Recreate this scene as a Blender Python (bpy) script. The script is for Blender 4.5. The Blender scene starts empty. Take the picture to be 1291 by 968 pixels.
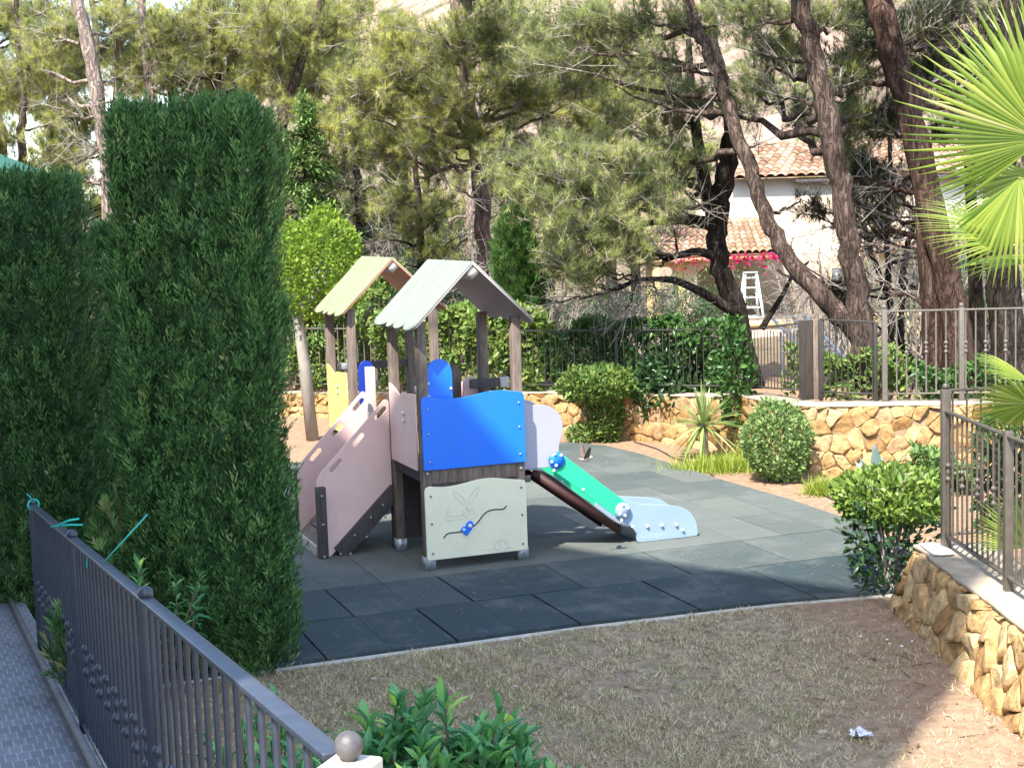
import bpy, bmesh, math, random
import numpy as np
from mathutils import Vector, Matrix

SC = bpy.context.scene
COL = SC.collection
PI = math.pi
RNG = np.random.default_rng(7)
random.seed(7)

# ------------------------------------------------------------------ camera maths
CAM_H = 3.3
FPX, PCX, PCY = 1940.0, 645.5, 484.0
_n = np.array([.033, 1, .1093]); _nn = np.linalg.norm(_n)
PITCH = math.asin(.1093 / _nn); ROLL = math.asin(.033 / _nn / math.cos(PITCH))
cF = np.array([0, math.cos(PITCH), -math.sin(PITCH)])
_r0 = np.array([1., 0, 0]); _u0 = np.array([0, math.sin(PITCH), math.cos(PITCH)])
cR = math.cos(ROLL) * _r0 - math.sin(ROLL) * _u0
cU = math.sin(ROLL) * _r0 + math.cos(ROLL) * _u0
def ray(x, y): return cF + cR * (x - PCX) / FPX - cU * (y - PCY) / FPX
def G(x, y, z=0.):                      # where a line of sight meets the level z
    d = ray(x, y); t = (z - CAM_H) / d[2]; return np.array([d[0] * t, d[1] * t, z])
def D(x, y, Y):                         # where it meets the distance Y
    d = ray(x, y); return np.array([0, 0, CAM_H]) + d * (Y / d[1])

# ------------------------------------------------------------------ objects
def tag(o, label=None, cat=None, group=None, kind=None):
    if label: o['label'] = label
    if cat: o['category'] = cat
    if group: o['group'] = group
    if kind: o['kind'] = kind
    return o
def empty(name, loc=(0, 0, 0), rz=0., label=None, cat=None, group=None):
    o = bpy.data.objects.new(name, None); COL.objects.link(o)
    o.location = loc; o.rotation_euler = (0, 0, rz); o.empty_display_size = .2
    return tag(o, label, cat, group)
def link(name, me, parent=None):
    o = bpy.data.objects.new(name, me); COL.objects.link(o)
    if parent is not None: o.parent = parent
    return o
def copy_tree(o, parent=None):
    c = o.copy(); COL.objects.link(c)
    if parent is not None: c.parent = parent
    for ch in list(o.children): copy_tree(ch, c)
    return c

# ------------------------------------------------------------------ geometry collector
def nrm(a):
    a = np.asarray(a, float); l = np.linalg.norm(a, axis=-1, keepdims=True); l[l < 1e-9] = 1; return a / l
def perp(d):
    d = np.atleast_2d(d); ref = np.where(np.abs(d[:, 2:3]) > .9, np.array([[1., 0, 0]]), np.array([[0, 0, 1.]]))
    return nrm(np.cross(d, ref))
class Geo:
    def __init__(s): s.v = []; s.q = []; s.t = []; s.qt = []; s.tt = []; s.n = 0; s.qm = []; s.tm = []
    def add(s, v, q=None, t=None, qt=.5, tt=.5, m=0):
        v = np.asarray(v, float).reshape(-1, 3); b = s.n; s.v.append(v); s.n += len(v)
        if q is not None and len(q):
            q = np.asarray(q, int).reshape(-1, 4); s.q.append(q + b); s.qt.append(np.broadcast_to(qt, (len(q),)).astype(float)); s.qm.append(np.full(len(q), m))
        if t is not None and len(t):
            t = np.asarray(t, int).reshape(-1, 3); s.t.append(t + b); s.tt.append(np.broadcast_to(tt, (len(t),)).astype(float)); s.tm.append(np.full(len(t), m))
        return s
    def box(s, x0, x1, y0, y1, z0, z1, tint=.5, m=0):
        v = [(x0, y0, z0), (x1, y0, z0), (x1, y1, z0), (x0, y1, z0), (x0, y0, z1), (x1, y0, z1), (x1, y1, z1), (x0, y1, z1)]
        return s.add(v, [(0, 3, 2, 1), (4, 5, 6, 7), (0, 1, 5, 4), (1, 2, 6, 5), (2, 3, 7, 6), (3, 0, 4, 7)], qt=tint, m=m)
    def bar(s, a, b, w, h, tint=.5, m=0, up=(0, 0, 1)):
        a = np.array(a, float); b = np.array(b, float); d = nrm(b - a); u = np.array(up, float)
        sd = nrm(np.cross(d, u)); u = nrm(np.cross(sd, d)); vs = []
        for p in (a, b):
            for i, j in ((-1, -1), (1, -1), (1, 1), (-1, 1)): vs.append(p + sd * i * w / 2 + u * j * h / 2)
        return s.add(vs, [(0, 1, 2, 3), (7, 6, 5, 4), (0, 4, 5, 1), (1, 5, 6, 2), (2, 6, 7, 3), (3, 7, 4, 0)], qt=tint, m=m)
    def tube(s, pts, rad, k=8, tint=.5, caps=True, wob=0., m=0):
        pts = np.asarray(pts, float); rad = np.broadcast_to(rad, (len(pts),)); n = len(pts)
        tan = nrm(np.gradient(pts, axis=0)); a = perp(tan[:1])[0]; vs = []
        for i in range(n):
            a = nrm(a - tan[i] * np.dot(a, tan[i])); b = np.cross(tan[i], a)
            ang = np.arange(k) * 2 * PI / k
            rr = rad[i] * (1 + wob * RNG.uniform(-1, 1, k))
            vs.append(pts[i] + (np.cos(ang) * rr)[:, None] * a + (np.sin(ang) * rr)[:, None] * b)
        vs = np.concatenate(vs); I = np.arange(n - 1)[:, None] * k; J = np.arange(k)[None]; J2 = (J + 1) % k
        q = np.stack([I + J, I + J2, I + k + J2, I + k + J], -1).reshape(-1, 4)
        s.add(vs, q, qt=tint, m=m)
        if caps:
            c = s.n
            s.add([pts[0], pts[-1]], None)
            base = c - len(vs)
            t = [(c, base + (j + 1) % k, base + j) for j in range(k)] + [(c + 1, c - k + j, c - k + (j + 1) % k) for j in range(k)]
            s.t.append(np.array(t)); s.tt.append(np.full(len(t), tint)); s.tm.append(np.full(len(t), m))
        return s
    def segs(s, A, B, ra, rb, k=3, tint=.5):            # many straight twigs at once
        A = np.asarray(A, float); B = np.asarray(B, float); n = len(A)
        if n == 0: return s
        d = nrm(B - A); a = perp(d); b = np.cross(d, a); ang = np.arange(k) * 2 * PI / k
        ra = np.broadcast_to(ra, (n,)); rb = np.broadcast_to(rb, (n,))
        ring = np.cos(ang)[None, :, None] * a[:, None] + np.sin(ang)[None, :, None] * b[:, None]
        v = np.concatenate([A[:, None] + ring * ra[:, None, None], B[:, None] + ring * rb[:, None, None]], 1).reshape(-1, 3)
        I = np.arange(n)[:, None] * 2 * k; J = np.arange(k)[None]; J2 = (J + 1) % k
        q = np.stack([I + J, I + J2, I + k + J2, I + k + J], -1).reshape(-1, 4)
        return s.add(v, q, qt=np.repeat(np.broadcast_to(tint, (n,)), k))
    def leaves(s, P, d, sd, L, W, tint, bend=0.):        # diamond blades, one quad each
        n = len(P); L = np.broadcast_to(L, (n,))[:, None]; W = np.broadcast_to(W, (n,))[:, None]
        nn = np.cross(d, sd)
        v = np.stack([P, P + d * L * .5 + sd * W * .5 + nn * L * bend, P + d * L, P + d * L * .5 - sd * W * .5 + nn * L * bend], 1).reshape(-1, 3)
        return s.add(v, np.arange(4 * n).reshape(-1, 4), qt=tint)
    def blades(s, P, d, sd, L, W, tint):                # needles: one triangle each
        n = len(P); L = np.broadcast_to(L, (n,))[:, None]; W = np.broadcast_to(W, (n,))[:, None]
        v = np.stack([P + sd * W * .5, P - sd * W * .5, P + d * L], 1).reshape(-1, 3)
        return s.add(v, None, np.arange(3 * n).reshape(-1, 3), tt=tint)
    def bigleaves(s, P, d, sd, L, W, tint, fold=.25, droop=.15):   # folded oval leaves, four quads each
        n = len(P); L = np.broadcast_to(L, (n,))[:, None]; W = np.broadcast_to(W, (n,))[:, None]; nn = np.cross(sd, d)
        def pt(f, w, up): return P + d * L * f + sd * W * w + nn * (W * up) - nn * L * droop * f * f
        v = np.stack([pt(0, 0, 0), pt(.33, .42, fold), pt(.33, 0, 0), pt(.33, -.42, fold), pt(.68, .44, fold), pt(.68, 0, 0), pt(.68, -.44, fold), pt(1, 0, 0)], 1).reshape(-1, 3)
        I = np.arange(n)[:, None] * 8
        q = (I[:, :, None] + np.array([[1, 4, 5, 2], [2, 5, 6, 3]])[None]).reshape(-1, 4)
        t = (I[:, :, None] + np.array([[0, 1, 2], [0, 2, 3], [4, 7, 5], [5, 7, 6]])[None]).reshape(-1, 3)
        return s.add(v, q, t, qt=np.repeat(np.broadcast_to(tint, (n,)), 2), tt=np.repeat(np.broadcast_to(tint, (n,)), 4))
    def mesh(s, name, mats, smooth=False):
        me = bpy.data.meshes.new(name)
        V = np.concatenate(s.v) if s.v else np.zeros((0, 3))
        Q = np.concatenate(s.q) if s.q else np.zeros((0, 4), int); T = np.concatenate(s.t) if s.t else np.zeros((0, 3), int)
        me.vertices.add(len(V)); me.vertices.foreach_set('co', V.astype(np.float32).ravel())
        me.loops.add(Q.size + T.size); me.loops.foreach_set('vertex_index', np.concatenate([Q.ravel(), T.ravel()]).astype(np.int32))
        me.polygons.add(len(Q) + len(T))
        me.polygons.foreach_set('loop_start', np.concatenate([np.arange(len(Q)) * 4, Q.size + np.arange(len(T)) * 3]).astype(np.int32))
        tint = np.concatenate(s.qt + s.tt) if (s.qt or s.tt) else np.zeros(0)
        a = me.attributes.new('tint', 'FLOAT', 'FACE'); a.data.foreach_set('value', tint.astype(np.float32))
        mi = np.concatenate(s.qm + s.tm) if (s.qm or s.tm) else np.zeros(0)
        for m in (mats if isinstance(mats, (list, tuple)) else [mats]): me.materials.append(m)
        me.polygons.foreach_set('material_index', mi.astype(np.int32))
        if smooth: me.polygons.foreach_set('use_smooth', np.ones(len(Q) + len(T), bool))
        me.update(calc_edges=True); me.validate()
        return me
    def build(s, name, mats, parent=None, smooth=False, bevel=0.):
        o = link(name, s.mesh(name, mats, smooth), parent)
        if bevel:
            b = o.modifiers.new('bevel', 'BEVEL'); b.width = bevel; b.segments = 2; b.limit_method = 'ANGLE'
        return o
def sphere_geo(g, c, r, k=12, tint=.5, sq=(1, 1, 1), m=0):
    vs = []; n = k // 2
    for i in range(n + 1):
        t = PI * i / n
        for j in range(k):
            p = 2 * PI * j / k; vs.append((c[0] + r * sq[0] * math.sin(t) * math.cos(p), c[1] + r * sq[1] * math.sin(t) * math.sin(p), c[2] + r * sq[2] * math.cos(t)))
    q = [(i * k + j, (i + 1) * k + j, (i + 1) * k + (j + 1) % k, i * k + (j + 1) % k) for i in range(n) for j in range(k)]
    return g.add(vs, q, qt=tint, m=m)
def disc_geo(g, c, ax, r, th, k=20, tint=.5, m=0):
    c = np.array(c, float); ax = nrm(np.array(ax, float)); return g.tube([c - ax * th / 2, c + ax * th / 2], r, k, tint, m=m)
def rand_dir(n, r=RNG): return nrm(r.normal(size=(n, 3)))

def plate(name, pts, mat, parent, M, th=.015, holes=(), bevel=.003, res=1):
    """a flat board cut to an outline (with holes), built in its own xy plane and put in place by M"""
    cu = bpy.data.curves.new(name, 'CURVE'); cu.dimensions = '2D'; cu.fill_mode = 'BOTH'
    cu.extrude = max(th / 2 - bevel, .0005); cu.bevel_depth = bevel; cu.bevel_resolution = 1
    for loop in [pts] + list(holes):
        sp = cu.splines.new('POLY'); sp.points.add(len(loop) - 1); sp.use_cyclic_u = True
        for i, (x, y) in enumerate(loop): sp.points[i].co = (x, y, 0, 1)
    tmp = bpy.data.objects.new('tmp', cu); COL.objects.link(tmp)
    dg = bpy.context.evaluated_depsgraph_get()
    me = bpy.data.meshes.new_from_object(tmp.evaluated_get(dg)); bpy.data.objects.remove(tmp)
    me.transform(M); me.name = name; me.materials.clear(); me.materials.append(mat)
    return link(name, me, parent)
def rounded(poly, r, k=5):
    out = []; n = len(poly)
    for i in range(n):
        p = np.array(poly[i], float); a = np.array(poly[i - 1], float); b = np.array(poly[(i + 1) % n], float)
        rr = r[i] if isinstance(r, (list, tuple)) else r
        if rr <= 0: out.append(tuple(p)); continue
        da = a - p; db = b - p; la = np.linalg.norm(da); lb = np.linalg.norm(db)
        q = min(rr, la * .49, lb * .49); A = p + da / la * q; B = p + db / lb * q
        for t in np.linspace(0, 1, k): out.append(tuple((1 - t) ** 2 * A + 2 * t * (1 - t) * p + t * t * B))
    return out
def slot(c, ang, L, W, k=6):
    out = []
    for s in (1, -1):
        for i in range(k + 1):
            t = -PI / 2 + PI * i / k
            x = s * ((L - W) / 2 + W / 2 * math.cos(t)); y = s * W / 2 * math.sin(t)
            out.append((c[0] + x * math.cos(ang) - y * math.sin(ang), c[1] + x * math.sin(ang) + y * math.cos(ang)))
    return out
def MX(o, x, y, z=None):               # matrix with columns x, y and their cross product, origin o
    x = Vector(x).normalized(); y = Vector(y).normalized(); z = x.cross(y)
    return Matrix(((x[0], y[0], z[0], o[0]), (x[1], y[1], z[1], o[1]), (x[2], y[2], z[2], o[2]), (0, 0, 0, 1)))

# ------------------------------------------------------------------ materials
def new_mat(name):
    m = bpy.data.materials.new(name); m.use_nodes = True; nt = m.node_tree
    for n in list(nt.nodes): nt.nodes.remove(n)
    out = nt.nodes.new('ShaderNodeOutputMaterial'); return m, nt, out
def N(nt, typ, **kw):
    n = nt.nodes.new(typ)
    for k, v in kw.items():
        if k.startswith('i_'):
            key = k[2:]; key = int(key) if key.isdigit() else key.replace('_', ' ')
            n.inputs[key].default_value = v
        else: setattr(n, k, v)
    return n
def c4(c): return (c[0], c[1], c[2], 1)
def ramp(nt, fac, stops):
    r = N(nt, 'ShaderNodeValToRGB'); e = r.color_ramp.elements
    while len(e) < len(stops): e.new(.5)
    for i, (p, c) in enumerate(stops): e[i].position = p; e[i].color = c4(c)
    nt.links.new(fac, r.inputs[0]); return r.outputs[0]
def mixc(nt, fac, a, b, blend='MIX'):
    m = N(nt, 'ShaderNodeMix', data_type='RGBA', blend_type=blend)
    for s, v in ((0, fac), (6, a), (7, b)):
        if hasattr(v, 'links'): nt.links.new(v, m.inputs[s])
        elif s == 0: m.inputs[0].default_value = v
        else: m.inputs[s].default_value = c4(v)
    return m.outputs[2]
def noise(nt, scale, det=4, vec=None, rough=.6, dist=0.):
    n = N(nt, 'ShaderNodeTexNoise'); n.inputs['Scale'].default_value = scale; n.inputs['Detail'].default_value = det
    n.inputs['Roughness'].default_value = rough; n.inputs['Distortion'].default_value = dist
    if vec is not None: nt.links.new(vec, n.inputs['Vector'])
    return n.outputs[0]
def objco(nt, scale=(1, 1, 1)):
    t = N(nt, 'ShaderNodeTexCoord'); m = N(nt, 'ShaderNodeMapping'); m.inputs['Scale'].default_value = scale
    nt.links.new(t.outputs['Object'], m.inputs['Vector']); return m.outputs[0]
def bumped(nt, height, strength, dist=.01):
    b = N(nt, 'ShaderNodeBump'); b.inputs['Strength'].default_value = strength; b.inputs['Distance'].default_value = dist
    nt.links.new(height, b.inputs['Height']); return b.outputs[0]
def principled(nt, out, col, rough=.6, normal=None, spec=.4, metal=0.):
    p = N(nt, 'ShaderNodeBsdfPrincipled'); p.inputs['Roughness'].default_value = rough
    p.inputs['Specular IOR Level'].default_value = spec; p.inputs['Metallic'].default_value = metal
    if hasattr(col, 'links'): nt.links.new(col, p.inputs['Base Color'])
    else: p.inputs['Base Color'].default_value = c4(col)
    if normal is not None: nt.links.new(normal, p.inputs['Normal'])
    nt.links.new(p.outputs[0], out.inputs[0]); return p
def simple(name, col, rough=.5, var=.12, scale=6., bump=.0, bscale=60., spec=.4, metal=0., stretch=(1, 1, 1), dirt=None, dscale=3.):
    m, nt, out = new_mat(name); co = objco(nt, stretch)
    n = noise(nt, scale, 5, co)
    c = ramp(nt, n, [(.3, [x * (1 - var) for x in col]), (.7, [min(1, x * (1 + var)) for x in col])])
    if dirt:
        d = noise(nt, dscale, 6, co, .7); f = N(nt, 'ShaderNodeMapRange'); f.inputs[1].default_value = .52; f.inputs[2].default_value = .75
        nt.links.new(d, f.inputs[0]); c = mixc(nt, f.outputs[0], c, dirt)
    nm = bumped(nt, noise(nt, bscale, 4, co), bump) if bump else None
    principled(nt, out, c, rough, nm, spec, metal); return m
def foliage(name, stops, trans=.3, rough=.5, spec=.25):
    m, nt, out = new_mat(name)
    a = N(nt, 'ShaderNodeAttribute', attribute_name='tint')
    c = ramp(nt, a.outputs['Fac'], stops)
    p = N(nt, 'ShaderNodeBsdfPrincipled'); p.inputs['Roughness'].default_value = rough; p.inputs['Specular IOR Level'].default_value = spec
    t = N(nt, 'ShaderNodeBsdfTranslucent'); mx = N(nt, 'ShaderNodeMixShader'); mx.inputs[0].default_value = trans
    nt.links.new(c, p.inputs['Base Color'])
    b = N(nt, 'ShaderNodeHueSaturation'); b.inputs['Value'].default_value = 1.3; b.inputs['Saturation'].default_value = 1.05
    nt.links.new(c, b.inputs['Color']); nt.links.new(b.outputs[0], t.inputs[0])
    nt.links.new(p.outputs[0], mx.inputs[1]); nt.links.new(t.outputs[0], mx.inputs[2]); nt.links.new(mx.outputs[0], out.inputs[0])
    return m
def tinted(name, stops, rough=.9, nscale=25., var=.35, bump=.5, bdist=.01, spec=.2):     # stones: one tint per piece plus grain
    m, nt, out = new_mat(name); co = objco(nt)
    a = N(nt, 'ShaderNodeAttribute', attribute_name='tint')
    c = ramp(nt, a.outputs['Fac'], stops)
    n = noise(nt, nscale, 6, co, .65)
    g = ramp(nt, n, [(.3, (1 - var,) * 3), (.7, (1 + var * .4,) * 3)])
    c = mixc(nt, 1., c, g, 'MULTIPLY')
    principled(nt, out, c, rough, bumped(nt, n, bump, bdist), spec); return m
# ================================================================== materials used by made things
def wood_mat(name, a, b, dirt):
    m, nt, out = new_mat(name); co = objco(nt, (9, 9, .8))
    n = noise(nt, 4, 6, co, .65, .4); c = ramp(nt, n, [(.25, a), (.7, b)])
    d = noise(nt, 2.2, 5, objco(nt), .7); f = N(nt, 'ShaderNodeMapRange'); f.inputs[1].default_value = .5; f.inputs[2].default_value = .7
    nt.links.new(d, f.inputs[0]); c = mixc(nt, f.outputs[0], c, dirt)
    principled(nt, out, c, .8, bumped(nt, n, .35, .004), .2); return m
M = {}
M['wood'] = wood_mat('weathered_timber', (.07, .052, .043), (.26, .20, .16), (.09, .068, .056))
M['darkwood'] = wood_mat('dark_timber', (.045, .04, .04), (.11, .095, .09), (.06, .05, .05))
M['palewood'] = wood_mat('pale_timber', (.42, .36, .31), (.55, .5, .45), (.45, .38, .33))
def board(name, col, dirt, rough=.42, var=.05, amt=.25):
    m, nt, out = new_mat(name); co = objco(nt)
    n = noise(nt, 3, 5, co); c = ramp(nt, n, [(.3, [x * (1 - var) for x in col]), (.7, [min(1, x * (1 + var)) for x in col])])
    s = noise(nt, 2.0, 7, objco(nt, (2.2, 2.2, .9)), .75)
    f = N(nt, 'ShaderNodeMapRange'); f.inputs[1].default_value = .5; f.inputs[2].default_value = .8; f.inputs[4].default_value = amt
    nt.links.new(s, f.inputs[0]); c = mixc(nt, f.outputs[0], c, dirt)
    sc_ = noise(nt, 9, 5, objco(nt, (7, 7, .6)), .8, .6); f2 = N(nt, 'ShaderNodeMapRange'); f2.inputs[1].default_value = .6; f2.inputs[2].default_value = .72; f2.inputs[4].default_value = .22
    nt.links.new(sc_, f2.inputs[0]); c = mixc(nt, f2.outputs[0], c, [min(.8, x * .6 + .16) for x in col])
    sp_ = noise(nt, 42, 2, co, .5); f3 = N(nt, 'ShaderNodeMapRange'); f3.inputs[1].default_value = .70; f3.inputs[2].default_value = .76; f3.inputs[4].default_value = .45
    nt.links.new(sp_, f3.inputs[0]); c = mixc(nt, f3.outputs[0], c, dirt)
    principled(nt, out, c, rough, bumped(nt, noise(nt, 90, 3, co), .06, .002), .45); return m
M['pink'] = board('faded_pink_board', (.80, .55, .49), (.60, .40, .36), .5, amt=.45)
M['pink_edge'] = board('terracotta_board', (.42, .16, .10), (.3, .13, .1), .6)
M['blue'] = board('blue_board', (.008, .17, .80), (.03, .2, .6), .38, amt=.4)
M['blue_shaded'] = board('shaded_blue_board', (.01, .04, .32), (.02, .04, .2), .4)  # darker copy of the blue board with shade put into its colour
M['cream'] = board('cream_board', (.78, .74, .53), (.58, .54, .40), .5, amt=.4)
M['yellow'] = board('yellow_board', (.60, .55, .16), (.45, .4, .15), .5)
M['lilac'] = board('lilac_board', (.37, .365, .44), (.32, .31, .37), .45)
M['green'] = board('green_board', (.03, .50, .26), (.04, .4, .22), .4)
M['paleblue'] = board('pale_blue_board', (.27, .36, .48), (.24, .31, .4), .4)
def roof_mat(name, col, dirt):
    m, nt, out = new_mat(name); co = objco(nt, (1, 1, 1))
    s = noise(nt, 5, 6, objco(nt, (.8, 1.7, .8)), .7, .3)
    f = N(nt, 'ShaderNodeMapRange'); f.inputs[1].default_value = .44; f.inputs[2].default_value = .72; f.inputs[4].default_value = .75
    nt.links.new(s, f.inputs[0]); c = mixc(nt, f.outputs[0], col, dirt)
    principled(nt, out, c, .6, bumped(nt, noise(nt, 60, 4, co), .15, .003), .3); return m
M['roof'] = roof_mat('pale_roof_board', (.225, .25, .20), (.15, .168, .135))
M['roof_yellow'] = roof_mat('yellow_roof_board', (.222, .248, .135), (.16, .175, .10))
M['roof_in'] = board('mauve_roof_lining', (.36, .31, .31), (.26, .22, .22), .6)
M['roof_in_red'] = board('terracotta_roof_lining', (.42, .17, .10), (.3, .12, .08), .6)
M['steel'] = simple('galvanised_steel', (.42, .44, .46), .42, .2, 14, .12, 90, .5, .55, dirt=(.25, .23, .2))
M['bolt'] = simple('bolt_cap', (.70, .72, .72), .3, .05, 10, 0)
M['boltdark'] = simple('dark_bolt', (.09, .1, .12), .4, .1, 10, 0)
M['chute'] = simple('steel_sheet', (.45, .42, .42), .35, .12, 6, .05, 60, .5, .7, dirt=(.28, .2, .17))
M['redunder'] = simple('red_brown_steel', (.045, .014, .012), .6, .2, 6, .1)
M['etch'] = simple('etched_line', (.56, .57, .47), .7, .05)
M['black'] = simple('black_slot', (.02, .022, .028), .6, .1)

# ================================================================== the playhouse (local axes u right, v away, z up)
TH = math.radians(20.5)
PLAY_O = (-.83, 14.13, .04)
play = empty('playhouse', PLAY_O, TH, 'double wooden playhouse with two pitched roofs, pink ramp and green slide on the rubber tiles', 'playhouse')
ZB = -.04           # local height of the ground datum used for the outlines below
PW = .09
def box_part(name, mat, parent, *bx, bevel=.004):
    g = Geo()
    for b in bx: g.box(*b)
    return g.build(name, mat, parent, bevel=bevel)
def post(u, v, top, mat=M['wood'], foot=True):
    z0 = .12 if foot else 0
    p = box_part('post', mat, play, (u - PW / 2, u + PW / 2, v - PW / 2, v + PW / 2, z0, top + ZB), bevel=.008)
    if foot:
        g = Geo(); s = PW / 2 + .007
        g.box(u - s, u + s, v - s, v - s + .006, 0, .125); g.box(u - s, u + s, v + s - .006, v + s, 0, .125)
        g.box(u - s, u - s + .006, v - s + .0062, v + s - .0062, 0, .125); g.box(u + s - .006, u + s, v - s + .0062, v + s - .0062, 0, .125)
        g.box(u - .035, u + .035, v - .035, v + .035, 0, .118)
        disc_geo(g, (u, v - s - .004, .075), (0, 1, 0), .013, .01, 10)
        g.build('foot', M['steel'], p)
    return p
S = .93
RV = 2.52           # where the second tower starts
posts = {}
for nm, v0 in (('front', 0.), ('rear', RV)):
    for u in (0, S):
        for v in (0, S): post(u, v0 + v, 2.36)
_bolt = {}
def bolts(pts, mat=None, r=.013, axis=(0, 1, 0), parent=None, name='bolt', dome=False):
    mat = mat or M['bolt']; key = (mat.name, r, axis, dome)
    if key not in _bolt:
        g = Geo()
        if dome: sphere_geo(g, (0, 0, 0), r, 10, sq=(1, .75, 1))
        else: disc_geo(g, (0, 0, 0), axis, r, .012, 10)
        _bolt[key] = g.mesh('bolt', mat, dome)
    for p in pts: o = link(name, _bolt[key], parent or play); o.location = p

# ---- roofs
def roof(v0, v1, mt, lining, name):
    ur, zr = .465, 2.885 + ZB
    for side in (-1, 1):
        ue, ze = (ur - .57, 2.32 + ZB) if side < 0 else (ur + .57, 2.335 + ZB)
        sl = Vector((ue - ur, 0, ze - zr)); Ls = sl.length; sl.normalize()
        L = v1 - v0
        edge = []
        for i in range(4):                      # wavy lower edge of four shallow teeth
            a = L * i / 4 if i < 3 else L * .66
            for f, d in ((.0, -.005), (.2, .035), (.45, .05), (.7, .045), (.9, .02), (.985, -.035)): edge.append((a + (L * (.25, .25, .16, .34)[i]) * f, Ls + d))
        edge.append((L, Ls + .005))
        pts = [(0, 0)] + edge + [(L, 0)]
        if side > 0:
            mx = MX((ur, v0, zr), (0, 1, 0), sl)
        else:
            mx = MX((ur, v0, zr), (0, 1, 0), sl)
        up = (Vector((0, 1, 0)).cross(sl)).normalized(); flip = -1 if up.z < 0 else 1
        top = plate('roof_panel', pts, mt, play, Matrix.Translation(up * flip * .008) @ mx, .013)
        plate('lining', pts, lining, top, Matrix.Translation(-up * flip * .0068) @ mx, .013)
    g = Geo(); r = .066
    g.tube([(ur, v0 + .012, zr - .088), (ur, v1 - .012, zr - .088)], r, 4)
    o = g.build('ridge_beam', M['palewood'], play)
roof(-.20, 1.13, M['roof'], M['roof_in'], 'front')
roof(RV - .12, RV + 1.10, M['roof_yellow'], M['roof_in_red'], 'rear')
# ---- front boards
def wave(x0, x1, z, amp, n=24, ph=0.): return [(x0 + (x1 - x0) * i / n, z + amp * math.sin(ph + i / n * 2 * PI * 1.15)) for i in range(n + 1)]
FP = lambda v: MX((0, v, ZB), (1, 0, 0), (0, 0, 1))
def board_front(name, x0, x1, z0, z1, mat, v, amp, ph, parent=None):
    top = wave(x0 + .05, x1 - .05, z1, amp, 24, ph)
    pts = rounded([(x0, z0), (x1, z0), (x1, top[-1][1] - .012), (top[-1][0], top[-1][1])], [.015, .015, .04, 0]) + top[::-1] + rounded([(x0, top[0][1] - .035), (x0, z0)], 0)
    pts = [(x0 + .012, z0), (x1 - .012, z0), (x1, z0 + .012), (x1, top[-1][1] - .045), (x1 - .012, top[-1][1] - .012)] + top[::-1] + [(x0 + .012, top[0][1] - .012), (x0, top[0][1] - .045), (x0, z0 + .012)]
    return plate(name, pts, mat, parent or play, FP(v), .016)
blue = board_front('front_panel', -.035, .975, .985, 1.655, M['blue'], -.06, .022, 2.4)
bolts([(x, -.072, z + ZB) for x in (.02, .92) for z in (1.06, 1.32, 1.55)], M['steel'], .009, parent=blue)
white = board_front('play_panel', -.035, .965, .14, .835, M['cream'], -.06, .022, 3.4)
bolts([(x, -.072, z + ZB) for x in (.02, .92) for z in (.2, .48, .74)], M['boltdark'], .009, parent=white)
# winding slot with a blue slider on it
xy = [(.13, .335), (.16, .372), (.2, .38), (.27, .375), (.33, .385), (.4, .405), (.45, .43), (.49, .47), (.53, .52), (.58, .55), (.65, .558), (.71, .55), (.74, .555), (.765, .58)]
xs = np.interp(np.linspace(0, len(xy) - 1, 60), range(len(xy)), [p[0] for p in xy]); zs = np.interp(np.linspace(0, len(xy) - 1, 60), range(len(xy)), [p[1] for p in xy])
for _ in range(3): xs[1:-1] = (xs[:-2] + xs[1:-1] * 2 + xs[2:]) / 4; zs[1:-1] = (zs[:-2] + zs[1:-1] * 2 + zs[2:]) / 4
Geo().tube([(x, -.0685, z + ZB) for x, z in zip(xs, zs)], .0065, 6).build('slot', M['black'], white)
bug = [(.30, .40), (.325, .425), (.345, .42), (.36, .45), (.385, .475), (.41, .468), (.425, .44), (.41, .415), (.4, .39), (.37, .365), (.355, .335), (.335, .365), (.315, .375)]
sl = plate('slider', rounded(bug, .018, 4), M['blue'], white, FP(-.080), .018)
bolts([(.385, -.092, .43 + ZB)], M['bolt'], .02, parent=white, name='eye_disc'); bolts([(.325, -.092, .40 + ZB)], M['bolt'], .014, parent=white, name='eye_disc')
# faint engraved drawing: ears, round face, arm, paw
g = Geo()
def line(pts, r=.0028):
    g.tube([(x, -.0685, z + ZB) for x, z in pts], r, 5, caps=False)
def oval(cx, cz, a, b, rot=0, n=22, part=1.):
    line([(cx + a * math.cos(t) * math.cos(rot) - b * math.sin(t) * math.sin(rot), cz + a * math.cos(t) * math.sin(rot) + b * math.sin(t) * math.cos(rot)) for t in np.linspace(0, 2 * PI * part, n)])
oval(.30, .70, .085, .022, -.85); oval(.44, .71, .09, .022, .95); oval(.40, .53, .05, .045); oval(.36, .555, .035, .04)
line([(.38, .55), (.37, .6), (.375, .63)]); line([(.34, .535), (.25, .53), (.19, .535), (.165, .56), (.17, .585), (.2, .58)]); line([(.33, .50), (.25, .50), (.2, .49), (.16, .50), (.155, .53)])
line([(.48, .18), (.53, .185), (.58, .175), (.6, .165)]); oval(.70, .205, .07, .055, 0, 24); line([(.67, .25), (.67, .2)]); line([(.70, .26), (.70, .2)]); line([(.73, .25), (.735, .205)]); line([(.60, .185), (.66, .175), (.75, .18), (.82, .17)])
g.build('engraving', M['etch'], white)
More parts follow.
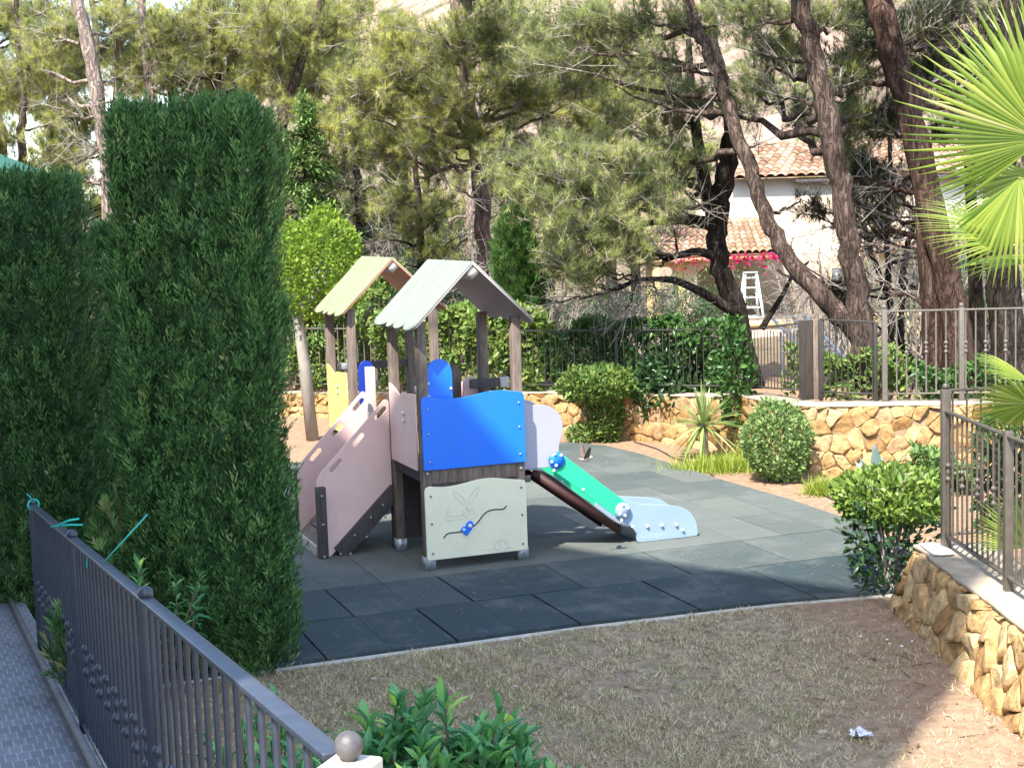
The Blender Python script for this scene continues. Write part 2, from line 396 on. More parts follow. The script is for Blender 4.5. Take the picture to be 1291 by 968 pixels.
# ---- deck of each tower and of the bridge
for v0, v1 in ((-.03, S + .03), (S + .035, RV - .035), (RV - .03, RV + S + .03)):
    g = Geo(); k = int((v1 - v0) / .12); w = (v1 - v0) / k
    for i in range(k): g.box(.05, S - .05, v0 + i * w, v0 + (i + 1) * w - .008, .865 + ZB, .905 + ZB)
    g.build('deck', M['wood'], play, bevel=.003)
for v0 in (0., RV):
    box_part('deck_beam', M['wood'], play, (.0455, S - .0455, v0 - .045, v0 - .005, .845 + ZB, .98 + ZB))
    box_part('deck_beam', M['darkwood'], play, (-.04, 1.03, v0 - .055 if v0 == 0 else v0 + .05, v0 - .046 if v0 == 0 else v0 + .08, .79 + ZB, .845 + ZB)) if False else box_part('deck_beam', M['darkwood'], play, (.0455, 1.03, v0 - .04, v0 + .0, .78 + ZB, .84 + ZB))
    box_part('deck_beam', M['darkwood'], play, (.0455, S - .0455, v0 + S + .005, v0 + S + .045, .82 + ZB, .95 + ZB))
    box_part('deck_beam', M['darkwood'], play, (-.03, .03, v0 + .046, v0 + S - .046, .86 + ZB, .955 + ZB))
    box_part('deck_beam', M['darkwood'], play, (S - .03, S + .03, v0 + .046, v0 + S - .046, .86 + ZB, .955 + ZB))
bolts([(0, -.05, .95 + ZB), (S, -.05, .92 + ZB)], M['steel'], .014)
# ---- side boards
SP = lambda u: MX((u, 0, ZB), (0, 1, 0), (0, 0, 1))
def board_side(v0, v1, z0, z1, mat, u, name='side_panel'):
    n = 16; top = [(v0 + (v1 - v0) * i / n, z1 + .045 * math.cos(i / n * PI * 2) * (1 if i > n / 2 else .25)) for i in range(n + 1)]
    return plate(name, [(v0, z0), (v1, z0)] + top[::-1], mat, play, SP(u), .016)
b = board_side(.05, .90, .97, 1.67, M['pink'], -.055); bolts([(-.075, .42, 1.47 + ZB), (-.075, .42, 1.40 + ZB)], M['bolt'], .02, (1, 0, 0), b)
box_part('hand_grip', M['steel'], play, (-.05, .06, .03, .09, 1.70 + ZB, 1.76 + ZB))
b = board_side(RV + .05, RV + .90, .99, 1.66, M['yellow'], -.055); bolts([(-.075, RV + .42, 1.50 + ZB), (-.075, RV + .42, 1.43 + ZB)], M['bolt'], .02, (1, 0, 0), b)
box_part('hand_grip', M['steel'], play, (-.045, .05, RV + .2, RV + .3, 1.70 + ZB, 1.76 + ZB))
board_side(S + .06, RV - .06, .93, 1.60, M['pink'], S + .05)
board_side(.05, .88, .95, 1.62, M['pink'], S + .055) if False else None
# arched boards beside the doorways
def arch(u0, u1, z0, z1, mat, v, name='arched_panel'):
    r = (u1 - u0) / 2; c = (u0 + u1) / 2
    pts = [(u0, z0), (u1, z0)] + [(c + r * math.cos(t), z1 - r * 1.15 + r * 1.15 * math.sin(t)) for t in np.linspace(0, PI, 18)]
    return plate(name, pts, mat, play, FP(v), .016)
a1 = arch(.05, .30, .95, 2.0, M['blue'], .03)
bolts([(x, .018, z + ZB) for x, z in ((.065, 1.78), (.065, 1.66), (.285, 1.72))], M['bolt'], .013, parent=a1)
arch(.05, .22, .95, 1.80, M['blue_shaded'], RV - .06)
plate('divider_panel', rounded([(0, 0), (.3, 0), (.3, .62), (.2, .72), (.0, .78)], .05), M['pink_edge'], play, MX((.10, S + .1, .93 + ZB), (.25, 1, 0), (0, 0, 1)), .02)
g = Geo(); q = [(.64, .9), (.73, .9), (.73, 1.78), (.64, 1.87)]; g.add([(x, S + .10 + dy, z + ZB) for dy in (0, .08) for x, z in q], [(0, 1, 2, 3), (7, 6, 5, 4), (0, 4, 5, 1), (1, 5, 6, 2), (2, 6, 7, 3), (3, 7, 4, 0)]); g.build('post', M['wood'], play, bevel=.005)
plate('divider_panel', rounded([(0, 0), (.16, 0), (.16, .76), (.08, .80), (.0, .77)], .04), M['pink'], play, FP(S + .06) @ Matrix.Translation((.735, .92, 0)), .016)
box_part('shade_board', M['darkwood'], play, (.05, S - .05, S + .06, S + .075, .14 + ZB, .82 + ZB))  # dark board added under the deck to stand for the shade there
box_part('post', M['palewood'], play, (.0, .09, 1.93, 2.02, .6, 1.78 + ZB), bevel=.006)
box_part('post', M['darkwood'], play, (-.04, .05, 1.02, 1.09, .0, 1.60 + ZB), bevel=.006)
box_part('rail_beam', M['darkwood'], play, (.05, S - .05, RV + S - .03, RV + S + .03, 1.62 + ZB, 1.70 + ZB))
box_part('rail_beam', M['darkwood'], play, (.72, 1.02, .70, .76, 1.62 + ZB, 1.71 + ZB)); box_part('rail_beam', M['palewood'], play, (1.022, 1.12, .695, .765, 1.615 + ZB, 1.715 + ZB))  # pale end piece puts the lit end of the beam into its colour

# ---- ramp on the left
ramp_o = empty('ramp', (0, 0, 0)); ramp_o.parent = play
def ramp_side(v, post_v, near):
    ol = [(-.80, .02), (-.73, .0), (-.035, .66), (-.035, 1.52), (-.075, 1.545), (-.74, .875), (-.80, .80)]
    ol = rounded(ol, [.01, .02, .02, .05, .03, .05, .05])
    an = math.atan2(.67, .665)
    hs = [slot((-.125, 1.41), an, .17, .055), slot((-.36, 1.165), an, .17, .055), slot((-.60, .93), an, .17, .055)]
    o = plate('side_panel', ol, M['pink'], ramp_o, FP(v), .016, hs)
    s = -1 if near else 1
    bolts([(x, post_v + s * .047, z + ZB) for x, z in ((-.775, .66), (-.775, .38), (-.775, .06))], M['steel'], .012, parent=ramp_o)
    bolts([(x, v + s * .050, z + ZB) for x, z in ((-.6, .06), (-.45, .23), (-.28, .39), (-.15, .5), (-.5, .05), (-.33, .2), (-.13, .38))], M['steel'], .012, parent=ramp_o)
    box_part('newel', M['darkwood'], ramp_o, (-.82, -.73, post_v - .045, post_v + .045, .0, .74 + ZB), bevel=.005)
    g = Geo(); g.bar((-.60, v + s * .026, .02), (.0, v + s * .026, .60), .034, .16); g.build('stringer', M['darkwood'], ramp_o, bevel=.004)
ramp_side(1.03, .972, True); ramp_side(1.86, 1.918, False)
g = Geo()
for i in range(8):
    f0, f1 = i / 8, (i + 1) / 8 - .01
    g.bar((-.80 + .82 * f0, 1.445, .09 + .79 * f0), (-.80 + .82 * f1, 1.445, .09 + .79 * f1), .79, .03)
g.build('ramp_board', M['wood'], ramp_o, bevel=.003)
box_part('kick_board', M['palewood'], ramp_o, (-.83, -.81, 1.045, 1.845, .0, .11))

# ---- slide on the right
slide = empty('slide', (0, 0, 0)); slide.parent = play
def slide_side(v, near):
    s = -1 if near else 1
    lil = [(1.0, .885), (1.34, .885), (1.385, .96), (1.375, 1.06), (1.40, 1.14), (1.43, 1.23), (1.425, 1.33), (1.37, 1.42), (1.29, 1.475), (1.20, 1.49), (1.10, 1.49), (1.0, 1.53)]
    plate('upper_panel', rounded(lil, .04, 4), M['lilac'], slide, FP(v), .016)
    a = np.array([1.345, .935]); b = np.array([2.03, .385]); d = (b - a) / np.linalg.norm(b - a); nn_ = np.array([-d[1], d[0]])
    gp = [tuple(a + nn_ * .085), tuple(a - nn_ * .085), tuple(b - nn_ * .085), tuple(b + nn_ * .085)]
    plate('middle_panel', rounded(gp, .02), M['green'], slide, FP(v + s * .017), .015)
    end = [(1.96, .33), (1.99, .46), (2.06, .50), (2.14, .455), (2.22, .425), (2.40, .40), (2.58, .375), (2.70, .345), (2.79, .28), (2.845, .19), (2.86, .10), (2.86, .045), (2.19, .045), (2.185, .12), (2.15, .2), (2.08, .245), (2.0, .28)]
    plate('end_panel', rounded(end, .03, 4), M['paleblue'], slide, FP(v), .016)
    def ring(c, mat, r, bp):
        g = Geo(); disc_geo(g, (c[0], v + s * .034, c[1] + ZB), (0, 1, 0), r, .014, 24); o = g.build('joint_disc', mat, slide)
        bolts([(c[0] + x, v + s * .043, c[1] + z + ZB) for x, z in bp], M['bolt'], .0165, parent=slide, dome=True)
    ring((1.345, .945), M['blue'], .082, [(-.02, .062), (.045, .045), (-.055, -.01), (-.01, -.05), (-.035, -.095)])
    ring((2.03, .385), M['paleblue'], .082, [(.0, .055), (.055, .02), (-.035, -.03), (.02, -.05), (-.02, -.095), (.1, -.17)])
    bolts([(x, v + s * .02, z + ZB) for x, z in ((2.30, .2), (2.46, .19), (2.62, .18), (2.69, .12), (1.62, .63))], M['bolt'], .0175, parent=slide, dome=True)
V0, V1 = .10, .60
slide_side(V0, True); slide_side(V1, False)
prof = [(.95, .88), (1.1, .875), (1.22, .85), (1.32, .79), (1.95, .29), (2.05, .225), (2.2, .19), (2.45, .175), (2.78, .165), (2.83, .15), (2.835, .06)]
px = np.array(prof); g = Geo()
vs = []
for x, z in prof: vs += [(x, V0 + .012, z + ZB), (x, V1 - .012, z + ZB)]
g.add(vs, [(2 * i, 2 * i + 2, 2 * i + 3, 2 * i + 1) for i in range(len(prof) - 1)])
o = g.build('chute', M['chute'], slide); sm = o.modifiers.new('thick', 'SOLIDIFY'); sm.thickness = .006; sm.offset = -1
g = Geo()
for vv in (V0 + .04, V1 - .04): g = Geo(); g.bar((1.12, vv, .80), (2.02, vv, .13), .03, .07); g.build('bearer', M['redunder'], slide)
box_part('anchor', M['steel'], slide, (2.22, 2.27, V0 + .03, V1 - .03, 0, .14)); box_part('anchor', M['steel'], slide, (2.76, 2.8, V0 + .03, V1 - .03, 0, .1))
# worn maker's mark on the end board: faint lettering lines
cu = bpy.data.curves.new('lettering', 'FONT'); cu.body = 'Galopin'; cu.size = .085; cu.extrude = .0006; cu.align_x = 'CENTER'
tmp = bpy.data.objects.new('tmp', cu); COL.objects.link(tmp); me = bpy.data.meshes.new_from_object(tmp.evaluated_get(bpy.context.evaluated_depsgraph_get())); bpy.data.objects.remove(tmp)
me.transform(MX((2.36, V0 - .0095, .075 + ZB), (1, 0, 0), (0, 0, 1))); me.materials.clear(); M['faint'] = simple('worn_print', (.40, .46, .52), .6, .05); me.materials.append(M['faint'])
link('lettering', me, slide)
# ================================================================== ground
WX = [-40, -5.5, -3.46, .65, 3.05, 3.5, 7.5, 40]; WY = [40, 27.2, 26.1, 23.2, 20.8, 18.75, 18.3, 16]
def wall_y(x): return np.interp(x, WX, WY)
def sstep(a, b, x):
    t = np.clip((x - a) / (b - a), 0, 1); return t * t * (3 - 2 * t)
def hnoise(x, y, s=1., k=0):
    return (np.sin(x * 1.7 * s + k) * np.cos(y * 1.3 * s + 1.1 * k) + .5 * np.sin(x * 3.9 * s + y * 2.3 * s + 2 * k) + .3 * np.cos(x * 7.1 * s - y * 6.3 * s + k)) / 1.8
def ground_z(x, y):
    x = np.asarray(x, float); y = np.asarray(y, float)
    beh = sstep(.12, .38, y - wall_y(x))
    z = .55 - .35 * sstep(24, 40, y)
    z = beh * z + .012 * hnoise(x, y, 2.) * (1 - beh) + .05 * hnoise(x, y, .5, 2) * beh
    right = sstep(3.45, 3.65, x) * (1 - sstep(12.3, 12.5, y)); z = np.maximum(z, .42 * right)
    ang = x / np.maximum(y, 1)
    k = .02 + .50 * sstep(-.24, -.02, ang)
    hill = np.maximum(0, y - 62) * k * (1 + .12 * hnoise(x, y, .05)) + sstep(62, 80, y) * 1.2 * hnoise(x, y, .25, 1)
    z = z + np.where(y > 62, hill, 0)
    return z
xs = np.unique(np.concatenate([np.linspace(-160, -14, 60), np.arange(-14, 14, .13), np.linspace(14, 160, 60)]))
ys = np.unique(np.concatenate([np.linspace(-60, 3, 20), np.arange(3, 30, .13), np.linspace(30, 62, 40), np.linspace(62, 260, 120)]))
XX, YY = np.meshgrid(xs, ys); ZZ = ground_z(XX, YY)
nx, ny = len(xs), len(ys)
g = Geo(); I = np.arange(ny - 1)[:, None] * nx + np.arange(nx - 1)[None]
g.add(np.stack([XX.ravel(), YY.ravel(), ZZ.ravel()], 1), np.stack([I, I + 1, I + nx + 1, I + nx], -1).reshape(-1, 4))
def ground_mat():
    m, nt, out = new_mat('garden_earth'); t = N(nt, 'ShaderNodeTexCoord'); co = t.outputs['Object']
    sp = N(nt, 'ShaderNodeSeparateXYZ'); nt.links.new(co, sp.inputs[0])
    n1 = noise(nt, .9, 6, co, .65); n2 = noise(nt, 9, 6, co, .7); n3 = noise(nt, 60, 3, co, .7)
    orange = ramp(nt, n2, [(.3, (.21, .125, .075)), (.55, (.30, .195, .125)), (.75, (.37, .265, .18))])
    brown = ramp(nt, n2, [(.28, (.15, .11, .072)), (.5, (.27, .205, .135)), (.72, (.42, .335, .22))])
    # the lawn patch is worn brown soil, the beds behind are orange earth
    def mr(src, a, b):
        r = N(nt, 'ShaderNodeMapRange'); r.interpolation_type = 'SMOOTHSTEP'; r.inputs[1].default_value = a; r.inputs[2].default_value = b; nt.links.new(src, r.inputs[0]); return r.outputs[0]
    def mth(op, a, b=None):
        r = N(nt, 'ShaderNodeMath', operation=op)
        for i, v in enumerate((a, b)):
            if v is None: continue
            if hasattr(v, 'links'): nt.links.new(v, r.inputs[i])
            else: r.inputs[i].default_value = v
        return r.outputs[0]
    wy = mth('ADD', sp.outputs[1], mth('MULTIPLY', mth('SUBTRACT', n1, .5), 1.6))
    wx = mth('ADD', sp.outputs[0], mth('MULTIPLY', mth('SUBTRACT', n1, .5), 2.2))
    bed = mr(wy, 12.2, 13.2); rt = mr(wx, 1.7, 2.9)
    f = mth('MAXIMUM', bed, mth('MULTIPLY', rt, .85))
    c = mixc(nt, f, brown, orange)
    litter = mr(n1, .52, .66); back = mr(sp.outputs[1], 26.5, 28)
    c = mixc(nt, mth('MULTIPLY', litter, .45), c, (.20, .13, .085))
    dry = ramp(nt, n2, [(.3, (.10, .075, .045)), (.6, (.21, .16, .10)), (.8, (.3, .24, .15))]); c = mixc(nt, back, c, dry)
    rock = mixc(nt, mr(noise(nt, .16, 8, co, .7), .42, .62), (.30, .21, .165), (.17, .12, .09))
    rock = mixc(nt, mr(noise(nt, .5, 6, co, .7), .5, .6), rock, (.09, .09, .045))
    c = mixc(nt, mr(sp.outputs[1], 58, 68), c, rock)
    h = mth('ADD', mth('MULTIPLY', n2, .7), mth('MULTIPLY', n3, .5))
    principled(nt, out, c, .95, bumped(nt, h, .7, .02), .1); return m
M['ground'] = ground_mat()
tag(g.build('ground', M['ground'], smooth=True), kind='structure')

# ================================================================== rubber safety tiles
def tile_mat():
    m, nt, out = new_mat('rubber_tile'); co = objco(nt)
    a = N(nt, 'ShaderNodeAttribute', attribute_name='tint')
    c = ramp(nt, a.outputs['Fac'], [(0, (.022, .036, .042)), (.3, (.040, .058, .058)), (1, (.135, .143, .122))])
    n = noise(nt, 1.3, 7, co, .72); f = N(nt, 'ShaderNodeMapRange'); f.inputs[1].default_value = .5; f.inputs[2].default_value = .78; f.inputs[4].default_value = .7
    nt.links.new(n, f.inputs[0]); c = mixc(nt, f.outputs[0], c, (.17, .175, .16))
    s = noise(nt, 5, 6, objco(nt, (3, .5, 1)), .75); f2 = N(nt, 'ShaderNodeMapRange'); f2.inputs[1].default_value = .58; f2.inputs[2].default_value = .8; f2.inputs[4].default_value = .5
    nt.links.new(s, f2.inputs[0]); c = mixc(nt, f2.outputs[0], c, (.23, .23, .21))
    gr = noise(nt, 160, 2, co, .8); c = mixc(nt, .5, c, ramp(nt, gr, [(.35, (.5, .5, .5)), (.65, (1.3, 1.3, 1.3))]), 'MULTIPLY')
    principled(nt, out, c, .85, bumped(nt, gr, .5, .004), .25); return m
M['tile'] = tile_mat(); M['concrete'] = simple('pale_concrete', (.46, .43, .37), .9, .2, 8, .4, 50, .1, dirt=(.3, .26, .2))
mat = empty('rubber_paving', (-.83, 14.13, 0), TH); mat['kind'] = 'structure'
outline = [(-4.6, -2.46), (-1.5, -2.42), (.5, -2.40), (2.2, -2.50), (3.45, -2.72), (3.9, -2.2), (4.35, -1.2), (4.6, -.2), (4.67, 1.3), (4.62, 3.), (4.66, 5.2), (4.55, 6.2), (4.2, 6.75), (3.0, 7.0), (-4.6, 7.1)]
def clip(poly, x0, x1, y0, y1):
    for ax, lim, sg in ((0, x0, 1), (0, x1, -1), (1, y0, 1), (1, y1, -1)):
        out = []
        for i in range(len(poly)):
            a, b = poly[i - 1], poly[i]; da = (a[ax] - lim) * sg; db = (b[ax] - lim) * sg
            if (da >= 0) != (db >= 0):
                t = da / (da - db); out.append((a[0] + (b[0] - a[0]) * t, a[1] + (b[1] - a[1]) * t))
            if db >= 0: out.append(b)
        poly = out
        if len(poly) < 3: return []
    return poly
bmt = bmesh.new(); lay = bmt.faces.layers.float.new('tint')
T = 1.045; rr = random.Random(3)
row = 0; y = -1.335 - T - .4
edges = [-4.0 + 0, -1.335] 
vrows = [(-3.0, -1.335)] + [(-1.335 + T * i, -1.335 + T * (i + 1)) for i in range(9)]
for ri, (y0, y1) in enumerate(vrows):
    off = -.545 if ri % 2 == 0 else -.03
    for k in range(-5, 6):
        x0 = off + k * T; x1 = x0 + T; big = rr.uniform(0, 1); dz = rr.uniform(-.003, .004) if ri < 2 else rr.uniform(-.0012, .0012); gp = rr.uniform(.006, .014) if ri < 2 else rr.uniform(.002, .004); tl = (rr.uniform(-1, 1), rr.uniform(-1, 1))
        xm, ym = (x0 + x1) / 2, (max(y0, -2.4) + y1) / 2
        for hx0, hx1 in ((x0 + gp, xm - .0015), (xm + .0015, x1 - gp)):
            for hy0, hy1 in (((y0 + gp, y1 - gp),) if ri == 0 else ((y0 + gp, ym - .0015), (ym + .0015, y1 - gp))):
                p = clip(outline, hx0, hx1, hy0, hy1)
                if len(p) < 3: continue
                top = [bmt.verts.new((a, b, .04 + dz + .003 * (tl[0] * (a - xm) + tl[1] * (b - ym)))) for a, b in p]; bot = [bmt.verts.new((a, b, -.01)) for a, b in p]
                fs = [bmt.faces.new(top)] + [bmt.faces.new((bot[i], bot[(i + 1) % len(p)], top[(i + 1) % len(p)], top[i])) for i in range(len(p))]
                lit = min(1, max(0, (xm - 1.2) / 1.6)); v = (.0 + .2 * big if ri == 0 else .15 + .25 * big + .25 * lit if ri == 1 else .45 + .4 * big) + .12 * rr.random()  # shade put into the tint: front rows darker, second row lighter toward sunlit right
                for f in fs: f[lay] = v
bmesh.ops.recalc_face_normals(bmt, faces=bmt.faces)
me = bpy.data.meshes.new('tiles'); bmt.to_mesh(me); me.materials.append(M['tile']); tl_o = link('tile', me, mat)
g = Geo(); pv = [(x, y, .018) for x, y in outline]; g.add(pv + [(0, 0, .018)], None, [(len(pv), i, (i + 1) % len(pv)) for i in range(len(pv))]); M['seam'] = simple('dark_seam', (.03, .035, .035), .95, .1)
g.build('underlay', M['seam'], mat)
# pale concrete strip along the near edge and round the right edge
def strip(pts, w0, w1, z, mat, name, parent):
    pts = np.array(pts, float); d = nrm(np.gradient(pts, axis=0)); n2 = np.stack([d[:, 1], -d[:, 0]], 1)
    A = pts + n2 * w0; B = pts + n2 * w1; g = Geo(); n = len(pts)
    v = [(a[0], a[1], z) for a in A] + [(b[0], b[1], z) for b in B] + [(b[0], b[1], -.03) for b in B]
    g.add(v, [(i, i + n, i + n + 1, i + 1) for i in range(n - 1)] + [(i + n, i + 2 * n, i + 2 * n + 1, i + n + 1) for i in range(n - 1)]); return g.build(name, mat, parent)
ol = [outline[i] for i in range(0, 13)]; fine = []
for a, b in zip(ol[:-1], ol[1:]):
    for t in np.linspace(0, 1, 8)[:-1]: fine.append((a[0] + (b[0] - a[0]) * t, a[1] + (b[1] - a[1]) * t))
fine.append(ol[-1]); fine = np.array(fine); jit = RNG.normal(0, .02, fine.shape); 
for _ in range(2): jit[1:-1] = (jit[:-2] + jit[1:-1] + jit[2:]) / 3
strip(fine, .004, .05, .013, M['concrete'], 'edging', mat)

# ================================================================== dry stone walls
STONE = [(0, (.33, .18, .07)), (.25, (.46, .275, .115)), (.55, (.54, .35, .155)), (.8, (.59, .42, .215)), (1, (.46, .29, .15))]
M['stone'] = tinted('ochre_stone', STONE, .95, 11, .55, 1., .03); M['mortar'] = simple('wall_core', (.22, .15, .085), .95, .2)
M['coping'] = simple('wall_coping', (.40, .33, .245), .9, .2, 5, .45, 40, .1, dirt=(.30, .23, .15))
def voronoi(w, h, size, seed):
    r = np.random.default_rng(seed); P = []
    ny_ = max(2, int(round(h / size))); dy = h / ny_
    for j in range(-1, ny_ + 1):
        x = -size * 2 + r.uniform(0, size)
        while x < w + size * 2:
            P.append((x, (j + .5) * dy + r.uniform(-.46, .46) * dy)); x += size * r.uniform(.55, 1.95)
    P = np.array(P); cells = []
    for i, p in enumerate(P):
        if not (-size < p[0] < w + size): continue
        poly = [(max(0, p[0] - 3 * size), 0), (min(w, p[0] + 3 * size), 0), (min(w, p[0] + 3 * size), h), (max(0, p[0] - 3 * size), h)]
        d = np.hypot(*(P - p).T); 
        for j in np.argsort(d)[1:24]:
            q = P[j]; m = (p + q) / 2; n = q - p; out = []
            for a, b in zip(poly[-1:] + poly[:-1], poly):
                da = (a[0] - m[0]) * n[0] + (a[1] - m[1]) * n[1]; db = (b[0] - m[0]) * n[0] + (b[1] - m[1]) * n[1]
                if (da <= 0) != (db <= 0): t = da / (da - db); out.append((a[0] + (b[0] - a[0]) * t, a[1] + (b[1] - a[1]) * t))
                if db <= 0: out.append(b)
            poly = out
            if len(poly) < 3: break
        if len(poly) >= 3: cells.append(poly)
    return cells
def stone_wall(label, pts, z0, tops, thick, size, seed, face=1, cope=.022, depth=.055, gap=.011, cope_over=.02, batter=0.):
    """pts: line of the visible face; the wall's body lies on the far side of it"""
    r = np.random.default_rng(seed + 50); w = empty('stone_wall', (0, 0, 0)); tag(w, label, 'wall')
    pts = np.array(pts, float); seg = np.hypot(*np.diff(pts, axis=0).T); cum = np.concatenate([[0], np.cumsum(seg)]); Lw = cum[-1]
    tan = nrm(np.gradient(pts, cum, axis=0)) if len(pts) > 2 else nrm(np.diff(pts, axis=0)).repeat(2, 0)
    def at(s): return np.stack([np.interp(s, cum, pts[:, 0]), np.interp(s, cum, pts[:, 1])], -1)
    def nor(s):
        t = nrm(np.stack([np.interp(s, cum, tan[:, 0]), np.interp(s, cum, tan[:, 1])], -1)); return np.stack([t[..., 1], -t[..., 0]], -1) * face
    top = lambda s: np.interp(s, cum, tops)
    hmax = max(tops) - z0; g = Geo()
    for poly in voronoi(Lw, hmax, size, seed):
        p = np.array(poly); c = p.mean(0)
        e = []
        for a, b in zip(p, np.roll(p, -1, 0)):            # roughen the outline
            k = max(1, int(np.hypot(*(b - a)) / (size * .35)))
            for t in range(k): e.append(a + (b - a) * t / k)
        e = np.array(e); rad = np.hypot(*(e - c).T).mean()
        if rad < size * .1: continue
        e = c + (e - c) * (1 - gap / max(rad, .02)); e += r.normal(0, size * .035, e.shape)
        n = len(e); d = depth * r.uniform(.45, 1.15); tilt = r.normal(0, .15, 2)
        rings = []; th_ = r.uniform(0, PI); rd_ = np.array([math.cos(th_), math.sin(th_)]); off_ = r.normal(0, .25) * rad; steep = r.uniform(.03, .24)
        def face_(q): return d + np.tensordot(q - c, tilt, 1) - steep * np.abs((q - c) @ rd_ - off_)
        for sc, dd in ((1., 0), (.985, .78), (.93, 1.), (.66, 1.), (.33, 1.)):
            q = c + (e - c) * sc; dep = np.full(n, -.02) if dd == 0 else np.maximum(face_(q) * dd + r.normal(0, depth * .10, n), -.01)
            s = q[:, 0]; zz = z0 + q[:, 1] * (top(s) - z0) / hmax
            rings.append(np.column_stack([at(s) + nor(s) * (dep + batter * (1 - q[:, 1] / hmax))[:, None], zz]))
        ctr = np.append(at(c[0]) + nor(c[0]) * (face_(c) + batter * (1 - c[1] / hmax)), z0 + c[1] * (top(c[0]) - z0) / hmax)
        v = np.concatenate(rings + [ctr[None]]); J = np.arange(n); J2 = (J + 1) % n
        q4 = np.concatenate([np.stack([k * n + J, k * n + J2, (k + 1) * n + J2, (k + 1) * n + J], -1) for k in range(4)])
        tri = np.stack([4 * n + J, 4 * n + J2, np.full(n, 5 * n)], -1); tt = r.uniform(0, 1)
        if face < 0: q4 = q4[:, ::-1]; tri = tri[:, ::-1]
        g.add(v, q4, tri, qt=tt, tt=tt)
    g.build('stonework', M['stone'], w)
    ss = np.unique(np.concatenate([np.linspace(0, Lw, int(Lw / .25) + 2), cum])); a = at(ss); nn = nor(ss); tz = top(ss); n = len(ss)
    def sweep(name, mat, o0, o1, za, zb, wob=0., ob=0.):
        g = Geo(); z_a = np.full(n, za) if np.isscalar(za) else za; z_b = zb
        w_ = r.normal(0, wob, n) if wob else 0
        v = np.concatenate([np.column_stack([a + nn * (np.asarray(o0) + w_)[..., None] if wob else a + nn * (o0 + ob), z_a]), np.column_stack([a + nn * (np.asarray(o0) + w_)[..., None] if wob else a + nn * o0, z_b]), np.column_stack([a + nn * o1, z_b]), np.column_stack([a + nn * o1, z_a])])
        J = np.arange(n - 1); q = np.concatenate([np.stack([k * n + J, k * n + J + 1, ((k + 1) % 4) * n + J + 1, ((k + 1) % 4) * n + J], -1) for k in range(4)])
        if face > 0: q = q[:, ::-1]
        g.add(v, q); g.add(v[[0, n, 2 * n, 3 * n]], [(0, 1, 2, 3)]); g.add(v[[n - 1, 2 * n - 1, 3 * n - 1, 4 * n - 1]], [(3, 2, 1, 0)]); return g.build(name, mat, w)
    sweep('core', M['mortar'], -.002, -thick + .01, z0 - .1, tz - .008, 0., batter * 1.1)
    sweep('coping', M['coping'], cope_over, -thick, tz - .004, tz + cope + r.normal(0, .004, n), .012)
    return w
back_pts = [(-7.5, 28.6), (-5.5, 27.2), (-3.46, 26.1), (.65, 23.2), (3.05, 20.8)]
stone_wall('low ochre stone wall under the fence at the far end of the playground', back_pts, -.05, [.34, .36, .40, .6, .74], .45, .21, 11, 1, gap=.002, depth=.032)
big_pts = [(3.05, 20.8), (3.42, 19.0), (3.62, 18.72), (4.2, 18.62), (7.8, 18.2)]
stone_wall('sunlit ochre stone wall with pale coping behind the round clipped bush', big_pts, -.05, [.76, .84, .85, .85, .85], .45, .175, 12, 1, gap=.002, depth=.036)
near_pts = [(3.25, 12.35), (3.25, 11.2), (3.26, 9.6), (3.30, 7.6), (3.35, 5.5)]
stone_wall('low rough stone wall with broad pale top at the right beside the lawn', near_pts, -.08, [.49, .50, .52, .535, .545], .60, .20, 13, 1, cope=.035, depth=.055, gap=.005, cope_over=.0, batter=.2)

M['slab'] = simple('white_slab', (.72, .73, .75), .7, .05, 8, .2, 30)  # thin white slab added for the bright patch on the wall end
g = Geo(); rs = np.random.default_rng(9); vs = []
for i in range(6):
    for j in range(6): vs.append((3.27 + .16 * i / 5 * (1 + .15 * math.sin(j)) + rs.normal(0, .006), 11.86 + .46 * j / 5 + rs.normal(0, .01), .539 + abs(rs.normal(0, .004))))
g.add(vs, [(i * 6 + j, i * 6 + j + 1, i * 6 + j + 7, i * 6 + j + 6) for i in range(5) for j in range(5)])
o = g.build('white_slab', M['slab']); tag(o, 'flat white sheet added for the bright patch on the end of the near stone wall beside the corner post', 'slab')
